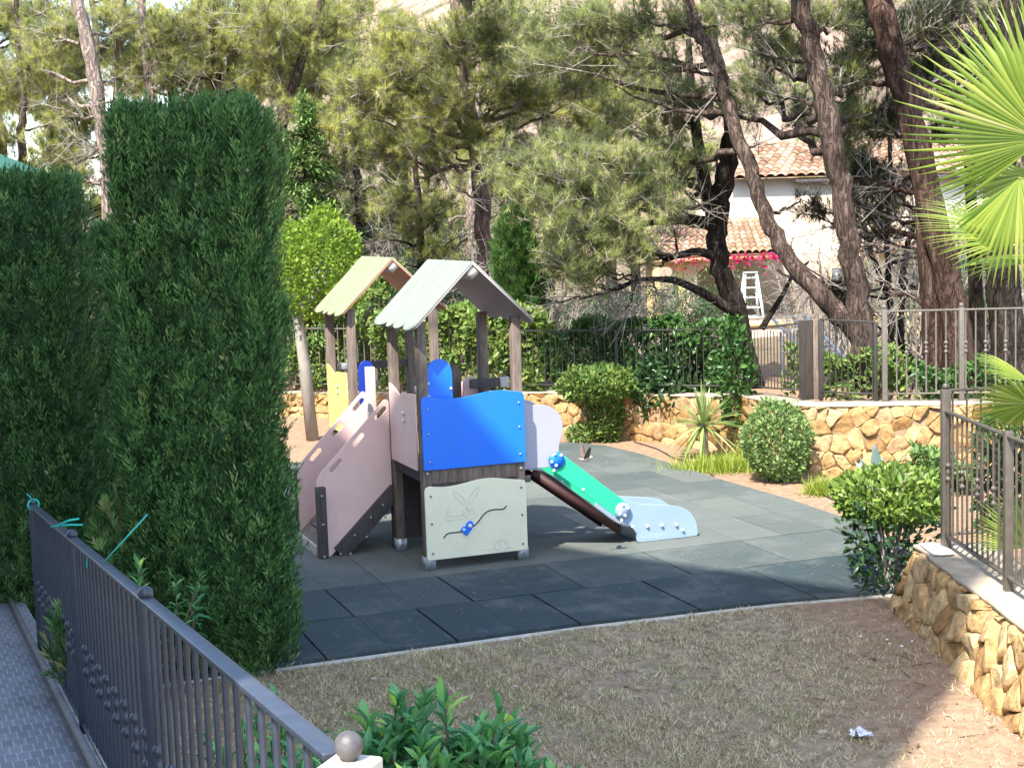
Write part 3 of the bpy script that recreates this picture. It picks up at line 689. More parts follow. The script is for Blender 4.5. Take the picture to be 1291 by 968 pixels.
# ================================================================== metal fences
M['rail'] = simple('dark_metal_paint', (.034, .042, .058), .36, .15, 20, .05, 120, .5, dirt=(.06, .066, .08))
M['fence_dark'] = simple('dark_fence_paint', (.04, .036, .032), .5, .2, 20, .1, 80, .4)
M['fence_grey'] = simple('grey_fence_paint', (.135, .12, .10), .5, .2, 20, .1, 80, .4)
M['fence_brown'] = simple('brown_fence_paint', (.085, .07, .055), .45, .2, 14, .1, 80, .45)
def fence(name, label, a, b, ha, hb, mat, spacing, post_at=(), bar=.008, posts_w=.045, rail_w=.035, rail_h=.02, collars=0, ball=0., low=.06, cat='fence', post_extra=.0, group=None, toprail_w=None, collar_h=.5, square=False, skip=0., posts_to=None):
    """a,b: ground points of the line; ha,hb: height of the top rail above them"""
    a = np.array(a, float); b = np.array(b, float); L = np.linalg.norm((b - a)[:2]); up = np.array([0, 0, 1.])
    f = empty(name, a, 0, label, cat, group); A = np.zeros(3); B = b - a
    Geo().bar(A + up * ha, B + up * hb, toprail_w or rail_w, rail_h).build('top_rail', mat, f, bevel=.003)
    Geo().bar(A + up * low, B + up * low, rail_w, rail_h).build('bottom_rail', mat, f)
    n = int(L / spacing); proto = None; protoc = None
    for i in range(n + 1):
        t = (i + .5) / (n + 1); p = A + (B - A) * t; h = ha + (hb - ha) * t - rail_h * .5
        if any(abs(t - q) < .4 / (n + 1) for q in post_at): continue
        wc = collars and i % collars == 0
        if (protoc if wc else proto) is None:
            g = Geo()
            if square: g.box(-bar, bar, -bar, bar, low, h)
            else: g.tube([(0, 0, low), (0, 0, h)], bar, 8, caps=False)
            if wc:
                zc = low + (h - low) * collar_h
                for dz, r1 in ((-.055, 2.3), (0, 1.6), (.055, 2.3)):
                    g.tube([(0, 0, zc + dz - .022), (0, 0, zc + dz - .012), (0, 0, zc + dz), (0, 0, zc + dz + .012), (0, 0, zc + dz + .022)], np.array([1., r1 * .9, r1 * 1.15, r1 * .9, 1.]) * bar, 8, caps=False)
            me = g.mesh('baluster', mat)
            if wc: protoc = me
            else: proto = me
        o = link('baluster', protoc if wc else proto, f); o.location = p
    for t in post_at:
        p = A + (B - A) * t; h = ha + (hb - ha) * t + post_extra; w = posts_w / 2
        g = Geo(); g.box(p[0] - w, p[0] + w, p[1] - w, p[1] + w, p[2] + (posts_to if posts_to is not None else -.05), p[2] + h); po = g.build('post', mat, f, bevel=.003)
        if ball:
            g = Geo(); sphere_geo(g, p + up * (h + ball * .8), ball, 16); g.tube([p + up * (h - .005), p + up * (h + ball * .35)], ball * .6, 10); g.build('ball_finial', mat, po, smooth=True)
    return f
def wz(x, y): return float(np.interp(x, [-5.5, -3.46, .65, 3.05, 3.5], [.41, .45, .65, .79, .88]))
# along the back wall: pale left part, then dark part
off = np.array([.14, .19])
fence('metal_fence', 'black bar fence on the low back wall in front of the green hedge', np.array([-1.6 + .14, 24.79 + .19, .56]), np.array([2.95 + .14, 20.95 + .19, .80]), .92, .84, M['fence_dark'], .115, (.0, .33, .66, 1.), bar=.008, collars=0)
fence('metal_fence', 'pale bar fence on the low back wall behind the leaning trunk of the round-crowned tree', np.array([-5.4, 27.4, .42]), np.array([-1.6 + .14, 24.79 + .19, .56]), 1.08, .95, M['fence_grey'], .14, (.0, .4, .8), bar=.010)
fence('metal_fence', 'dark bar fence on the bend of the stone wall beside the brown gate post', np.array([3.18, 20.9, .82]), np.array([3.72, 19.55, .90]), .83, .92, M['fence_dark'], .085, (0,), bar=.0075)
fence('metal_fence', 'dark close-set bar fence at the foot of the leaning pine', np.array([3.90, 19.3, .90]), np.array([4.50, 18.92, .90]), .98, .95, M['fence_dark'], .085, (0, 1), bar=.0075)
fence('metal_fence', 'tall grey bar fence with collared balusters on the sunlit stone wall', np.array([4.56, 18.84, .905]), np.array([7.6, 18.45, .905]), 1.08, 1.08, M['fence_grey'], .118, (.01, .31, .60, .99), bar=.0105, collars=2, posts_w=.06, post_extra=.03, collar_h=.56, ball=.03)
# wooden gate post with lighter edge
M['gatewood'] = wood_mat('stained_dark_timber', (.02, .016, .014), (.06, .046, .04), (.03, .024, .02)); gp = empty('gate_post', (3.76, 19.45, .86), -.4, 'dark brown wooden gate post between two bar fences on the stone wall', 'gate post')
g = Geo(); g.box(-.10, .08, -.06, .06, 0, 1.0); g.build('board', M['gatewood'], gp, bevel=.004)
g = Geo(); g.box(.084, .15, -.05, .05, 0, 1.02); g.build('frame', M['wood'], gp, bevel=.004)
# right-hand fence on the near wall
cz = .545
fence('metal_fence', 'brown bar fence on the broad pale top of the stone wall at the right', np.array([3.46, 12.2, cz - .005]), np.array([3.48, 9.2, cz + .03]), 1.095, 1.09, M['fence_brown'], .128, (.505, .99), bar=.009, posts_w=.06, rail_w=.04, rail_h=.018, low=.09, collars=3, collar_h=.52, post_extra=.035)
fence('metal_fence', 'brown bar fence running back to the right from the tall corner post', np.array([3.46, 12.2, cz - .005]), np.array([6.6, 12.9, cz - .005]), 1.26, 1.26, M['fence_brown'], .128, (0, .5, 1), bar=.009, posts_w=.07, rail_h=.018, low=.09, collars=3, collar_h=.52, ball=.028, post_extra=.01)

# ================================================================== walkway with railing on the left
RD = np.array([-.391, 1., -.112]); R0 = np.array([-.32, 2.64, 1.40])
def rl(Y, dz=0., side=0.): 
    p = R0 + RD * (Y - R0[1]); n2 = np.array([-1., -.391, 0]) / math.hypot(1, .391)
    return p + n2 * side + np.array([0, 0, dz])
def walk_mat():
    m, nt, out = new_mat('walkway_tile'); t = N(nt, 'ShaderNodeTexCoord'); mp = N(nt, 'ShaderNodeMapping'); mp.inputs['Rotation'].default_value = (0, 0, -math.atan2(.391, 1))
    nt.links.new(t.outputs['Object'], mp.inputs['Vector'])
    b = N(nt, 'ShaderNodeTexBrick'); b.offset = .5; b.inputs['Scale'].default_value = 1; b.inputs['Brick Width'].default_value = .055; b.inputs['Row Height'].default_value = .16; b.inputs['Mortar Size'].default_value = .003; b.inputs['Mortar Smooth'].default_value = .2
    b.inputs['Color1'].default_value = (.27, .275, .285, 1); b.inputs['Color2'].default_value = (.20, .205, .215, 1); b.inputs['Mortar'].default_value = (.44, .44, .43, 1)
    nt.links.new(mp.outputs[0], b.inputs['Vector'])
    w = N(nt, 'ShaderNodeTexWave'); w.bands_direction = 'Y'; w.inputs['Scale'].default_value = 22; nt.links.new(mp.outputs[0], w.inputs['Vector'])
    n = noise(nt, 3, 6, mp.outputs[0], .7); c = mixc(nt, .6, b.outputs[0], ramp(nt, n, [(.3, (.6, .6, .6)), (.7, (1.15, 1.15, 1.15))]), 'MULTIPLY')
    principled(nt, out, c, .55, bumped(nt, w.outputs[0], .5, .004), .4); return m
M['walk'] = walk_mat()
g = Geo(); vs = []
Ys = np.linspace(-3, 13.2, 28)
for Y in Ys: vs += [tuple(rl(Y, -.02, -.06)), tuple(rl(Y, -.02, 2.1)), tuple(rl(Y, -.22, 2.1)), tuple(rl(Y, -.22, -.06))]
n = len(Ys); g.add(vs, [(4 * i + k, 4 * i + (k + 1) % 4, 4 * i + 4 + (k + 1) % 4, 4 * i + 4 + k) for i in range(n - 1) for k in range(4)])
tag(g.build('walkway', M['walk']), kind='structure')
M['plaster'] = simple('cream_plaster', (.72, .69, .62), .85, .1, 3, .15, 60, .15, dirt=(.6, .56, .5))
g = Geo(); vs = []
for Y in Ys: 
    p = rl(Y); a = rl(Y, -.221, -.04); b = rl(Y, -.221, .12); vs += [(a[0], a[1], -.2), tuple(a), tuple(b), (b[0], b[1], -.2)]
g.add(vs, [(4 * i + k, 4 * i + 4 + k, 4 * i + 4 + (k + 1) % 4, 4 * i + (k + 1) % 4) for i in range(n - 1) for k in range(4)])
tag(g.build('retaining_wall', M['plaster']), 'cream plastered retaining wall carrying the sloping walkway under the railing', 'wall')
g = Geo()
for side in (.028,): 
    a, b = rl(-2.), rl(12.6)
    g.bar(rl(-2., .0, .045), rl(12.6, .0, .045), .03, .05)
M['kerb'] = simple('grey_kerb', (.16, .16, .155), .8, .2, 12, .3, 40); tag(g.build('kerb', M['kerb']), kind='structure')
ba = rl(.2); bb = rl(9.8 + .05)
fence('railing', 'dark metal railing with ball-topped posts along the sloping walkway at the left', rl(2.70), rl(9.85), .945, .945, M['rail'], .143, ((4.96 - 2.70) / 7.15, (7.3 - 2.70) / 7.15, .995), bar=.0085, posts_w=.042, rail_w=.03, rail_h=.016, toprail_w=.046, collars=2, ball=.026, low=.03, cat='railing', collar_h=.40)
p0 = rl(2.62)
pl_ = empty('pillar', (p0[0], p0[1], 0), -math.atan(.391), 'pale stone pillar with a dark metal ball at the near end of the railing', 'pillar')
hz = p0[2] + .958
g = Geo(); g.box(-.05, .07, -.30, .02, -.1, hz - .05); g.build('shaft', M['plaster'], pl_)
M['capstone'] = simple('cream_capstone', (.66, .58, .46), .8, .08, 8, .2, 70, .2)
g = Geo(); g.box(-.035, .055, -.25, .035, hz - .0495, hz); g.build('cap', M['capstone'], pl_, bevel=.006)
g = Geo(); sphere_geo(g, (0.005, .0, hz + .026), .026, 24); g.tube([(0.005, 0, hz), (0.005, 0, hz + .01)], .015, 12); M['ball'] = simple('weathered_metal_ball', (.085, .078, .078), .5, .25, 30, .2, 90, .4, 0., dirt=(.16, .145, .135)); g.build('ball_finial', M['ball'], pl_, smooth=True)

# teal plastic ties on the rail
M['teal'] = simple('teal_plastic', (.01, .42, .35), .4, .1)
def ribbon(label, pts, w, name='plastic_tie', cat='plastic tie'):
    pts = np.array(pts, float); g = Geo(); 
    for a, b in zip(pts[:-1], pts[1:]): g.bar(a, b, w, .004)
    return tag(g.build(name, M['teal']), label, cat)
def onrail(px, py): # a point on the rail's line nearest to a line of sight
    best = min(np.linspace(2.7, 9.9, 700), key=lambda Y: abs(PCX + FPX * (np.dot(rl(Y, .96) - np.array([0, 0, CAM_H]), cR)) / np.dot(rl(Y, .96) - np.array([0, 0, CAM_H]), cF) - px)); return rl(best, .957), best
q, Y = onrail(42, 628)
g = Geo(); g.tube([q + np.array([.035 * math.cos(t), .035 * math.sin(t) * .6, .0 + .03 * math.sin(t)]) for t in np.linspace(0, 2 * PI, 16)], .006, 6); g.tube([q + np.array([.0, 0, .03]), q + np.array([-.03, -.02, .075])], .005, 5)
tag(g.build('plastic_tie', M['teal']), 'teal plastic tie knotted at the far end of the dark railing', 'plastic tie')
q, Y = onrail(82, 655)
g = Geo(); g.tube([q + np.array([-.07, .0, .02]), q + np.array([-.02, -.02, .03]), q + np.array([.03, 0, .028]), q + np.array([.085, .02, .022])], .0055, 6); g.tube([q + np.array([-.02, -.03, .035]), q + np.array([.03, -.02, .055]), q + np.array([.075, .0, .058])], .0055, 6)
tag(g.build('plastic_tie', M['teal']), 'teal plastic tie looped over the rail beside a ball-topped post', 'plastic tie')
q, Y = onrail(131, 693); e = D(186, 648, Y + .05)
ribbon('long straight teal plastic strip sticking up from the dark railing towards the hedge', [q + np.array([0, 0, -.0]), e], .014, 'plastic_strip', 'plastic strip')
q, Y = onrail(108, 690); a = D(108, 698, Y - .05); b = D(109, 716, Y - .05)
ribbon('short teal plastic tie hanging down between the balusters', [a + np.array([-.02, 0, .01]), a + np.array([.01, 0, .008]), b], .016)
# ================================================================== foliage materials
M['cyp'] = foliage('clipped_cypress', [(0, (0.016, 0.039, 0.016)), (.3, (0.058, 0.137, 0.039)), (.65, (0.124, 0.260, 0.072)), (.92, (0.221, 0.377, 0.111)), (1, (0.390, 0.364, 0.143))], .15, .6)
M['cyp_lit'] = foliage('cypress_sprays', [(0, (0.030, 0.075, 0.022)), (.6, (0.075, 0.158, 0.038)), (1, (0.135, 0.225, 0.053))], .2, .55)
M['lime'] = foliage('lime_leaf', [(0, (.09, .16, .022)), (.5, (.20, .31, .04)), (1, (.34, .42, .06))], .35, .4)
M['fir'] = foliage('fresh_conifer', [(0, (.045, .095, .03)), (.5, (.12, .21, .06)), (1, (.24, .34, .11))], .25, .5)
M['hedge'] = foliage('hedge_leaf', [(0, (0.053, 0.105, 0.027)), (.5, (0.128, 0.203, 0.045)), (.85, (0.225, 0.285, 0.068)), (1, (0.330, 0.330, 0.105))], .3, .4)
M['ivy'] = foliage('ivy_leaf', [(0, (0.024, 0.066, 0.020)), (.55, (0.058, 0.132, 0.033)), (1, (0.149, 0.248, 0.058))], .25, .35)
M['bush'] = foliage('bush_leaf', [(0, (0.077, 0.135, 0.043)), (.5, (0.164, 0.260, 0.077)), (.9, (0.289, 0.366, 0.135)), (1, (0.463, 0.385, 0.193))], .25, .4)
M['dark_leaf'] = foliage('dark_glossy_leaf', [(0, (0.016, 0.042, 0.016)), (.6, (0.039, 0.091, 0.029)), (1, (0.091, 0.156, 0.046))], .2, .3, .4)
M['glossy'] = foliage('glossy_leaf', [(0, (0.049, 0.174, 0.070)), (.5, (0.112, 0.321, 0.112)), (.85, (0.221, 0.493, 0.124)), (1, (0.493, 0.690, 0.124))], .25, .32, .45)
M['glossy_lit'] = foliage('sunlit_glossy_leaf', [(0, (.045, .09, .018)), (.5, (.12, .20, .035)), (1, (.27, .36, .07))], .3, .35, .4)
M['pine'] = foliage('pine_needle', [(0, (.055, .078, .025)), (.3, (.18, .205, .06)), (.65, (.37, .385, .11)), (1, (.58, .56, .2))], .45, .55)
M['pine_grey'] = foliage('pine_needle_grey', [(0, (0.074, 0.101, 0.045)), (.4, (0.207, 0.244, 0.096)), (.75, (0.370, 0.407, 0.148)), (1, (0.562, 0.562, 0.251))], .38, .55)
M['pine_dark'] = foliage('pine_needle_dark', [(0, (0.019, 0.031, 0.015)), (.5, (0.050, 0.069, 0.027)), (1, (0.106, 0.119, 0.044))], .25, .55)
M['palm'] = foliage('palm_blade', [(0, (.06, .13, .02)), (.5, (.20, .28, .04)), (.85, (.34, .40, .07)), (1, (.55, .5, .22))], .45, .32, .5)
M['sword'] = foliage('sword_leaf', [(0, (0.109, 0.186, 0.054)), (.6, (0.265, 0.342, 0.109)), (1, (0.497, 0.497, 0.233))], .25, .4)
M['agave'] = foliage('agave_leaf', [(0, (0.130, 0.195, 0.169)), (1, (0.260, 0.338, 0.286))], .1, .5)
M['grass_green'] = foliage('bright_grass', [(0, (0.119, 0.203, 0.025)), (.5, (0.288, 0.371, 0.051)), (1, (0.506, 0.506, 0.101))], .35, .5)
M['straw'] = foliage('dry_grass', [(0, (.16, .115, .062)), (.3, (.37, .295, .165)), (.7, (.63, .53, .33)), (.88, (.70, .62, .42)), (.9, (.19, .23, .07)), (1, (.30, .35, .11))], .2, .7)
M['flower'] = foliage('bougainvillea', [(0, (.4, .01, .08)), (1, (.7, .03, .18))], .3, .5)
def bark(name, a, b, c, sc=(15, 15, 3.2)):
    m, nt, out = new_mat(name); co = objco(nt, sc)
    n = noise(nt, .55, 6, co, .7); col = ramp(nt, n, [(.3, a), (.52, b), (.72, c)])
    k = noise(nt, 1.0, 7, co, .62, .8); d = N(nt, 'ShaderNodeMath', operation='SUBTRACT'); d.inputs[1].default_value = .5; nt.links.new(k, d.inputs[0])
    ab = N(nt, 'ShaderNodeMath', operation='ABSOLUTE'); nt.links.new(d.outputs[0], ab.inputs[0])
    r = ramp(nt, ab.outputs[0], [(0, (.34, .31, .29)), (.045, (.85, .84, .83)), (.12, (1.08, 1.06, 1.04))]); col = mixc(nt, .85, col, r, 'MULTIPLY')
    big = noise(nt, .9, 3, objco(nt), .6); col = mixc(nt, .7, col, ramp(nt, big, [(.35, (.62, .6, .6)), (.65, (1.15, 1.13, 1.1))]), 'MULTIPLY')
    principled(nt, out, col, .95, bumped(nt, r, .9, .03), .1); return m
M['bark'] = bark('pine_bark', (.06, .042, .034), (.13, .095, .077), (.24, .19, .155))
M['bark_pink'] = bark('pink_pine_bark', (.17, .115, .1), (.28, .2, .17), (.38, .3, .26))
M['bark_red'] = bark('red_pine_bark', (.055, .037, .03), (.11, .068, .052), (.19, .135, .108))
M['bark_dark'] = bark('dark_pine_bark', (.026, .021, .018), (.06, .049, .041), (.12, .098, .082))
M['bark_pale'] = bark('pale_pine_bark', (.30, .23, .19), (.42, .34, .29), (.52, .44, .38))
M['twig'] = simple('dry_twig', (.30, .26, .22), .9, .25, 5, 0)
M['stem'] = simple('brown_stem', (.13, .09, .06), .9, .2, 8, .2)
M['greystem'] = simple('grey_stem', (.30, .27, .23), .85, .15, 9, .4, 40, .15, stretch=(3, 3, .7))

def cyp_sprays(g, P, nrm_, L, r, tmul=1., upb=.9):
    """flat branching sprays of a cypress, pointing up and out"""
    n = len(P); d = nrm(nrm_ * .55 + np.array([0, 0, upb]) + r.normal(0, .32, (n, 3)))
    fl = nrm(np.cross(d, nrm_ + r.normal(0, .5, (n, 3)))); L = L * r.uniform(.6, 1.25, n)
    tint = np.clip(r.beta(1.3, 1.9, n) * tmul, 0, 1)
    g.leaves(P, d, fl, L, L * .13, tint)
    for f, a, s in ((.12, .50, .66), (.34, .44, .58), (.56, .38, .45)):
        for sg in (-1, 1):
            dd = nrm(d * math.cos(a) + fl * sg * math.sin(a) + r.normal(0, .12, (n, 3)))
            g.leaves(P + d * (L * f)[:, None], dd, nrm(np.cross(np.cross(d, fl), dd)), L * s, L * .095, np.clip(tint + r.normal(0, .06, n), 0, 1))
def cyp_plumes(g, P, Nn, r, per=18, H=.17, L=.05, W=.0095):
    """narrow upright plumes, each a bundle of short scaly twiglets tinted at random and darker the deeper it sits"""
    n = len(P); out = r.uniform(-.05, .055, n) + np.where(r.random(n) < .06, .05, 0); pt = r.beta(1.25, 1.6, n) * .8 + out * 2.2  # shade of the gaps put into the tint: recessed plumes darker
    ax = nrm(Nn * r.uniform(.08, .5, n)[:, None] + r.normal(0, .17, (n, 3)) + np.array([0, 0, 1.])); Hn = H * r.uniform(.55, 1.35, n); sdv = nrm(np.cross(ax, Nn + r.normal(0, .2, (n, 3))))
    f = r.random((n, per)) ** .85; lat = r.normal(0, .017, (n, per)) * (1.15 - f); dep = r.normal(0, .012, (n, per))
    Q = (P + Nn * out[:, None])[:, None] + ax[:, None] * ((f - .5) * Hn[:, None])[..., None] + sdv[:, None] * lat[..., None] + Nn[:, None] * dep[..., None]
    d = nrm(ax[:, None] + sdv[:, None] * (np.sign(lat) * r.uniform(.15, .75, (n, per)))[..., None] + Nn[:, None] * r.uniform(-.1, .55, (n, per))[..., None] + r.normal(0, .12, (n, per, 3)))
    sd = nrm(np.cross(d.reshape(-1, 3), np.repeat(Nn, per, 0) + r.normal(0, .5, (n * per, 3)))); tt = np.clip((pt[:, None] + .18 * (f - .5) + r.normal(0, .09, (n, per))), 0, 1).ravel()
    N_ = n * per; g.leaves(Q.reshape(-1, 3), d.reshape(-1, 3), sd, L * r.uniform(.55, 1.35, N_), W * r.uniform(.7, 1.3, N_), tt)
def bump3(P, k, s):                       # smooth lumps used to make surfaces uneven
    return (np.sin(P[:, 0] * s + k) * np.sin(P[:, 1] * s * 1.1 + 2 * k) + np.sin(P[:, 2] * s * .9 + 3 * k + P[:, 0] * s * .6)) / 2
def clipped_hedge(label, c, w, dp, h, n, L, seed, rz=0., name='clipped_cypress', mat=None, taper=.0, cones=0, skew=0.):
    r = np.random.default_rng(seed); o = empty(name, c, rz, label, 'hedge'); g = Geo()
    # core
    sx, sy = w / 2 - .10, dp / 2 - .10
    P = []; Nn = []
    areas = np.array([w * h, w * h, dp * h, dp * h, w * dp * 1.3]); k = (areas / areas.sum() * n).astype(int)
    for f in range(5):
        a, b = r.uniform(-1, 1, k[f]), r.uniform(0, 1, k[f])
        if f < 2: p = np.column_stack([a * w / 2, np.full(k[f], (-1 if f == 0 else 1) * dp / 2), b * h]); nn = np.tile([0, -1. if f == 0 else 1, 0], (k[f], 1))
        elif f < 4: p = np.column_stack([np.full(k[f], (-1 if f == 2 else 1) * w / 2), a * dp / 2, b * h]); nn = np.tile([-1. if f == 2 else 1, 0, 0], (k[f], 1))
        else: p = np.column_stack([a * w / 2, (b * 2 - 1) * dp / 2, np.full(k[f], h)]); nn = np.tile([0, 0, 1.], (k[f], 1))
        P.append(p); Nn.append(nn)
    P = np.concatenate(P); Nn = np.concatenate(Nn)
    # round the corners, then make it lumpy
    q = np.abs(P[:, :2]) / np.array([w / 2, dp / 2]); rr = (q ** 6).sum(1) ** (1 / 6); P[:, :2] /= np.maximum(rr, 1e-3)[:, None] ** (rr > 1)[:, None]
    ed = np.clip((P[:, 2] - (h - .25)) / .25, 0, 1); P[:, :2] *= (1 - .10 * ed ** 2)[:, None]
    f = P[:, 2] / h; P[:, :2] *= (1 + taper * (f - .5))[:, None] * (1 - .35 * np.clip(.12 - f, 0, 1) / .12 * .5)[:, None]; P[:, 0] += skew * (f - .5)
    Q = P * np.array([1, 1, .45]); lump = (.045 * bump3(Q, seed, 4.2) + .05 * bump3(Q, seed + 3, 13) + .025 * bump3(Q, seed + 7, 27)) * (1 - .55 * Nn[:, 2]) - np.abs(r.normal(0, .05, len(P)))
    P = P + Nn * lump[:, None]
    cyp_plumes(g, P, Nn, r, H=L)
    deep = P - Nn * r.uniform(.06, .14, len(P))[:, None]; sel = r.random(len(P)) < .35; cyp_plumes(g, deep[sel], Nn[sel], r, 10, L)
    zs = np.linspace(.1, h - .14, 14)
    for z0, z1 in zip(zs[:-1], zs[1:]):
        t = 1 + taper * (z0 / h - .5); g.box(-sx * t + skew * (z0 / h - .5), sx * t + skew * (z0 / h - .5), -sy * t, sy * t, z0, z1 - .001, .12)  # core tinted dark for the shade inside the crown
    g.build('crown', mat or M['cyp'], o)
    t = Geo(); t.tube([(0, 0, -.05), (.02, 0, .3)], [.09, .07], 8); t.build('trunk', M['stem'], o)
    if cones:
        M.setdefault('cone', simple('pale_cone', (.42, .34, .29), .8, .1))
        for i in range(cones):
            k_ = r.choice(np.where((Nn[:, 1] < -.5) & (P[:, 2] > h * .72))[0]); gg = Geo(); sphere_geo(gg, P[k_] + Nn[k_] * .02, r.uniform(.012, .02), 8); gg.build('cone', M['cone'], o, smooth=True)
    return o
h1 = D(250, 500, 11.0)
clipped_hedge('tall clipped dark cypress block standing in front of the playhouse ramp', (-2.28, 11.30, 0), 1.12, .72, 4.10, 9000, .17, 21, 0.02, taper=.0, cones=5, skew=-.02)
clipped_hedge('lower clipped cypress block at the left edge behind the railing end', (-4.34, 12.75, 0), 1.70, .9, 3.70, 8000, .17, 22, 0.02, taper=.02, cones=4)
clipped_hedge('narrow cypress hedge in the gap between the two clipped blocks', (-3.62, 14.6, 0), .62, .6, 3.3, 3600, .17, 23, 0.0)
# loose seedlings at the hedge foot
def sprig(label, c, R, n, seed, name='cypress_seedling'):
    r = np.random.default_rng(seed); o = empty(name, c, 0, label, 'plant'); g = Geo()
    P = nrm(r.normal(size=(n, 3))) * (r.random(n) ** .4)[:, None] * np.array(R) + np.array([0, 0, R[2]]); cyp_sprays(g, P, nrm(P - np.array([0, 0, R[2] * .4])), .13, r, 1.5); g.build('foliage', M['cyp'], o)
    t = Geo(); t.tube([(0, 0, 0), (0, 0, R[2] * 1.3)], [.015, .006], 6); t.build('stem', M['stem'], o); return o
sprig('loose green cypress seedling between the hedge blocks just over the railing', (-2.92, 11.3, .55), (.24, .2, .42), 420, 31)
False and sprig('small cypress sprig poking out of the right foot of the tall clipped block', (-1.50, 10.75, .05), (.14, .12, .30), 170, 32)
sprig('dark cypress sprig grown through the far balusters of the railing', tuple(rl(8.15, .05, -.02)), (.09, .14, .22), 150, 33)

def ellip_leaves(g, c, R, n, L, W, r, inner=.25, lump=.12, lk=0., shape='leaf', up=.35, flat_top=None, tintb=(2, 2.4), out=.8, bot=-1.):
    u = nrm(r.normal(size=(n, 3))); u = u[u[:, 2] > bot]; n = len(u)
    rad = 1 + lump * bump3(u * 2.2, lk, 2.4) + lump * .6 * bump3(u * 2.2, lk + 5, 5.5)
    rad *= np.where(r.random(n) < inner, r.uniform(.45, .95, n), 1 - np.abs(r.normal(0, .05, n)))
    rad = np.where(r.random(n) < .05, rad * r.uniform(1.03, 1.17, n), rad)
    P = u * rad[:, None] * np.array(R) + np.array(c)
    if flat_top is not None: P[:, 2] = np.minimum(P[:, 2], flat_top + r.normal(0, .02, n))
    d = nrm(u * out + r.normal(0, .65, (n, 3)) + np.array([0, 0, up])); sd = nrm(np.cross(d, u + r.normal(0, .6, (n, 3))))
    t = r.beta(*tintb, n); LL = L * r.uniform(.6, 1.3, n)
    (g.bigleaves if shape == 'big' else g.leaves)(P, d, sd, LL, LL * W, t)
    return P
def stems(g, c, R, n, r, base_r=.05, th=.012):
    for i in range(n):
        u = nrm(r.normal(size=3)); u[2] = abs(u[2]) * .8 + .2; e = np.array(c) + u * np.array(R) * r.uniform(.6, .95)
        b = np.array([c[0] + r.normal(0, base_r), c[1] + r.normal(0, base_r), 0.]); m = (b + e) / 2 + r.normal(0, .05, 3)
        g.tube([b, m, e], [th, th * .7, th * .3], 5, caps=False)
def bush(name, label, base, R, h0, n, L, W, mat, seed, cat='bush', nst=9, extra=(), **kw):
    r = np.random.default_rng(seed); o = empty(name, base, 0, label, cat); g = Geo()
    ellip_leaves(g, (0, 0, h0), R, n, L, W, r, lk=seed, **kw)
    for (c, RR, nn) in extra: ellip_leaves(g, c, RR, nn, L, W, r, lk=seed + 1, **kw)
    g.build('foliage', mat, o); s = Geo(); stems(s, (0, 0, h0), R, nst, r); s.build('stems', M['stem'], o); return o
b = G(980, 607); bush('round_bush', 'neatly clipped round bush in front of the sunlit stone wall', b, (.40, .40, .47), .49, 5200, .062, .5, M['bush'], 41, lump=.12, inner=.3)
b = G(756, 557); bush('shrub', 'sunlit shrub with a wide flat head on a narrower leafy base beside the tiles', b, (.56, .5, .25), .84, 3600, .085, .42, M['hedge'], 42, lump=.12, extra=(((.08, 0, .36), (.23, .22, .36), 1100), ((-.25, .0, .12), (.2, .2, .12), 300)), shape='big')
b = G(852, 553); bush('shrub', 'dark leafy shrub in the corner behind the spiky yucca', b, (.62, .5, .55), .72, 3300, .10, .42, M['dark_leaf'], 43, lump=.2, shape='big', extra=(((-.2, .1, 1.0), (.3, .3, .2), 500), ((0.3, 0, .3), (.35, .3, .3), 700)))
# right-hand bush: bright flat top, open dark leggy base
r = np.random.default_rng(44); o = empty('flat_topped_bush', (3.20, 12.85, 0), 0, 'leggy bush with bright flat top and bare lower stems beside the near stone wall', 'bush'); g = Geo()
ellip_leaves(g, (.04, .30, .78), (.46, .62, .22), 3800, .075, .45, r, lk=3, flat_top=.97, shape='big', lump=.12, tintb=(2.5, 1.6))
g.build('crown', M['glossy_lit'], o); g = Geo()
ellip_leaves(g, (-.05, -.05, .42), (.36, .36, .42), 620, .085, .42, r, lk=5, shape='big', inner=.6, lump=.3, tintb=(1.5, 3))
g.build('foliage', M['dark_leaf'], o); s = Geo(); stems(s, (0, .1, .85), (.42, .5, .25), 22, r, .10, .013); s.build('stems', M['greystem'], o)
# whorled shoots: bush in the foreground and the shrubs behind the railing
def whorl_bush(name, label, base, shoots, seed, mat, leafL=.085, cat='bush', per=15, W=.30, tintb=(2, 2.2)):
    r = np.random.default_rng(seed); o = empty(name, base, 0, label, cat); g = Geo(); s = Geo()
    for (x, y, z) in shoots:
        top = np.array([x, y, z]); bt = np.array([x * .5 + r.normal(0, .04), y * .5 + r.normal(0, .04), 0]); ax = nrm(top - bt + r.normal(0, .05, 3) + np.array([0, 0, .3])); Ls = min(.36, np.linalg.norm(top - bt) * .7)
        s.tube([bt, (bt + top) / 2 + r.normal(0, .03, 3), top], [.010, .007, .004], 5, caps=False)
        n = per + int(r.integers(-3, 6)); f = np.sort(r.random(n)) ** .7; ph = np.arange(n) * 2.4 + r.uniform(0, 6); a = perp(ax[None])[0]; bb = np.cross(ax, a)
        rd = np.cos(ph)[:, None] * a + np.sin(ph)[:, None] * bb; el = 1.25 * f - .05 + r.normal(0, .15, n)
        d = nrm(rd * np.cos(el)[:, None] + ax * np.sin(el)[:, None]); P = top - ax * (Ls * (1 - f))[:, None]
        sd = nrm(np.cross(d, ax + r.normal(0, .15, (n, 3)))); LL = leafL * r.uniform(.6, 1.2, n) * (1 - .25 * f)
        g.bigleaves(P, d, sd, LL, LL * W, np.clip(r.beta(*tintb, n) * (.75 + .35 * f), 0, 1), .3, .22)
    g.build('foliage', mat, o); s.build('stems', M['stem'], o); return o
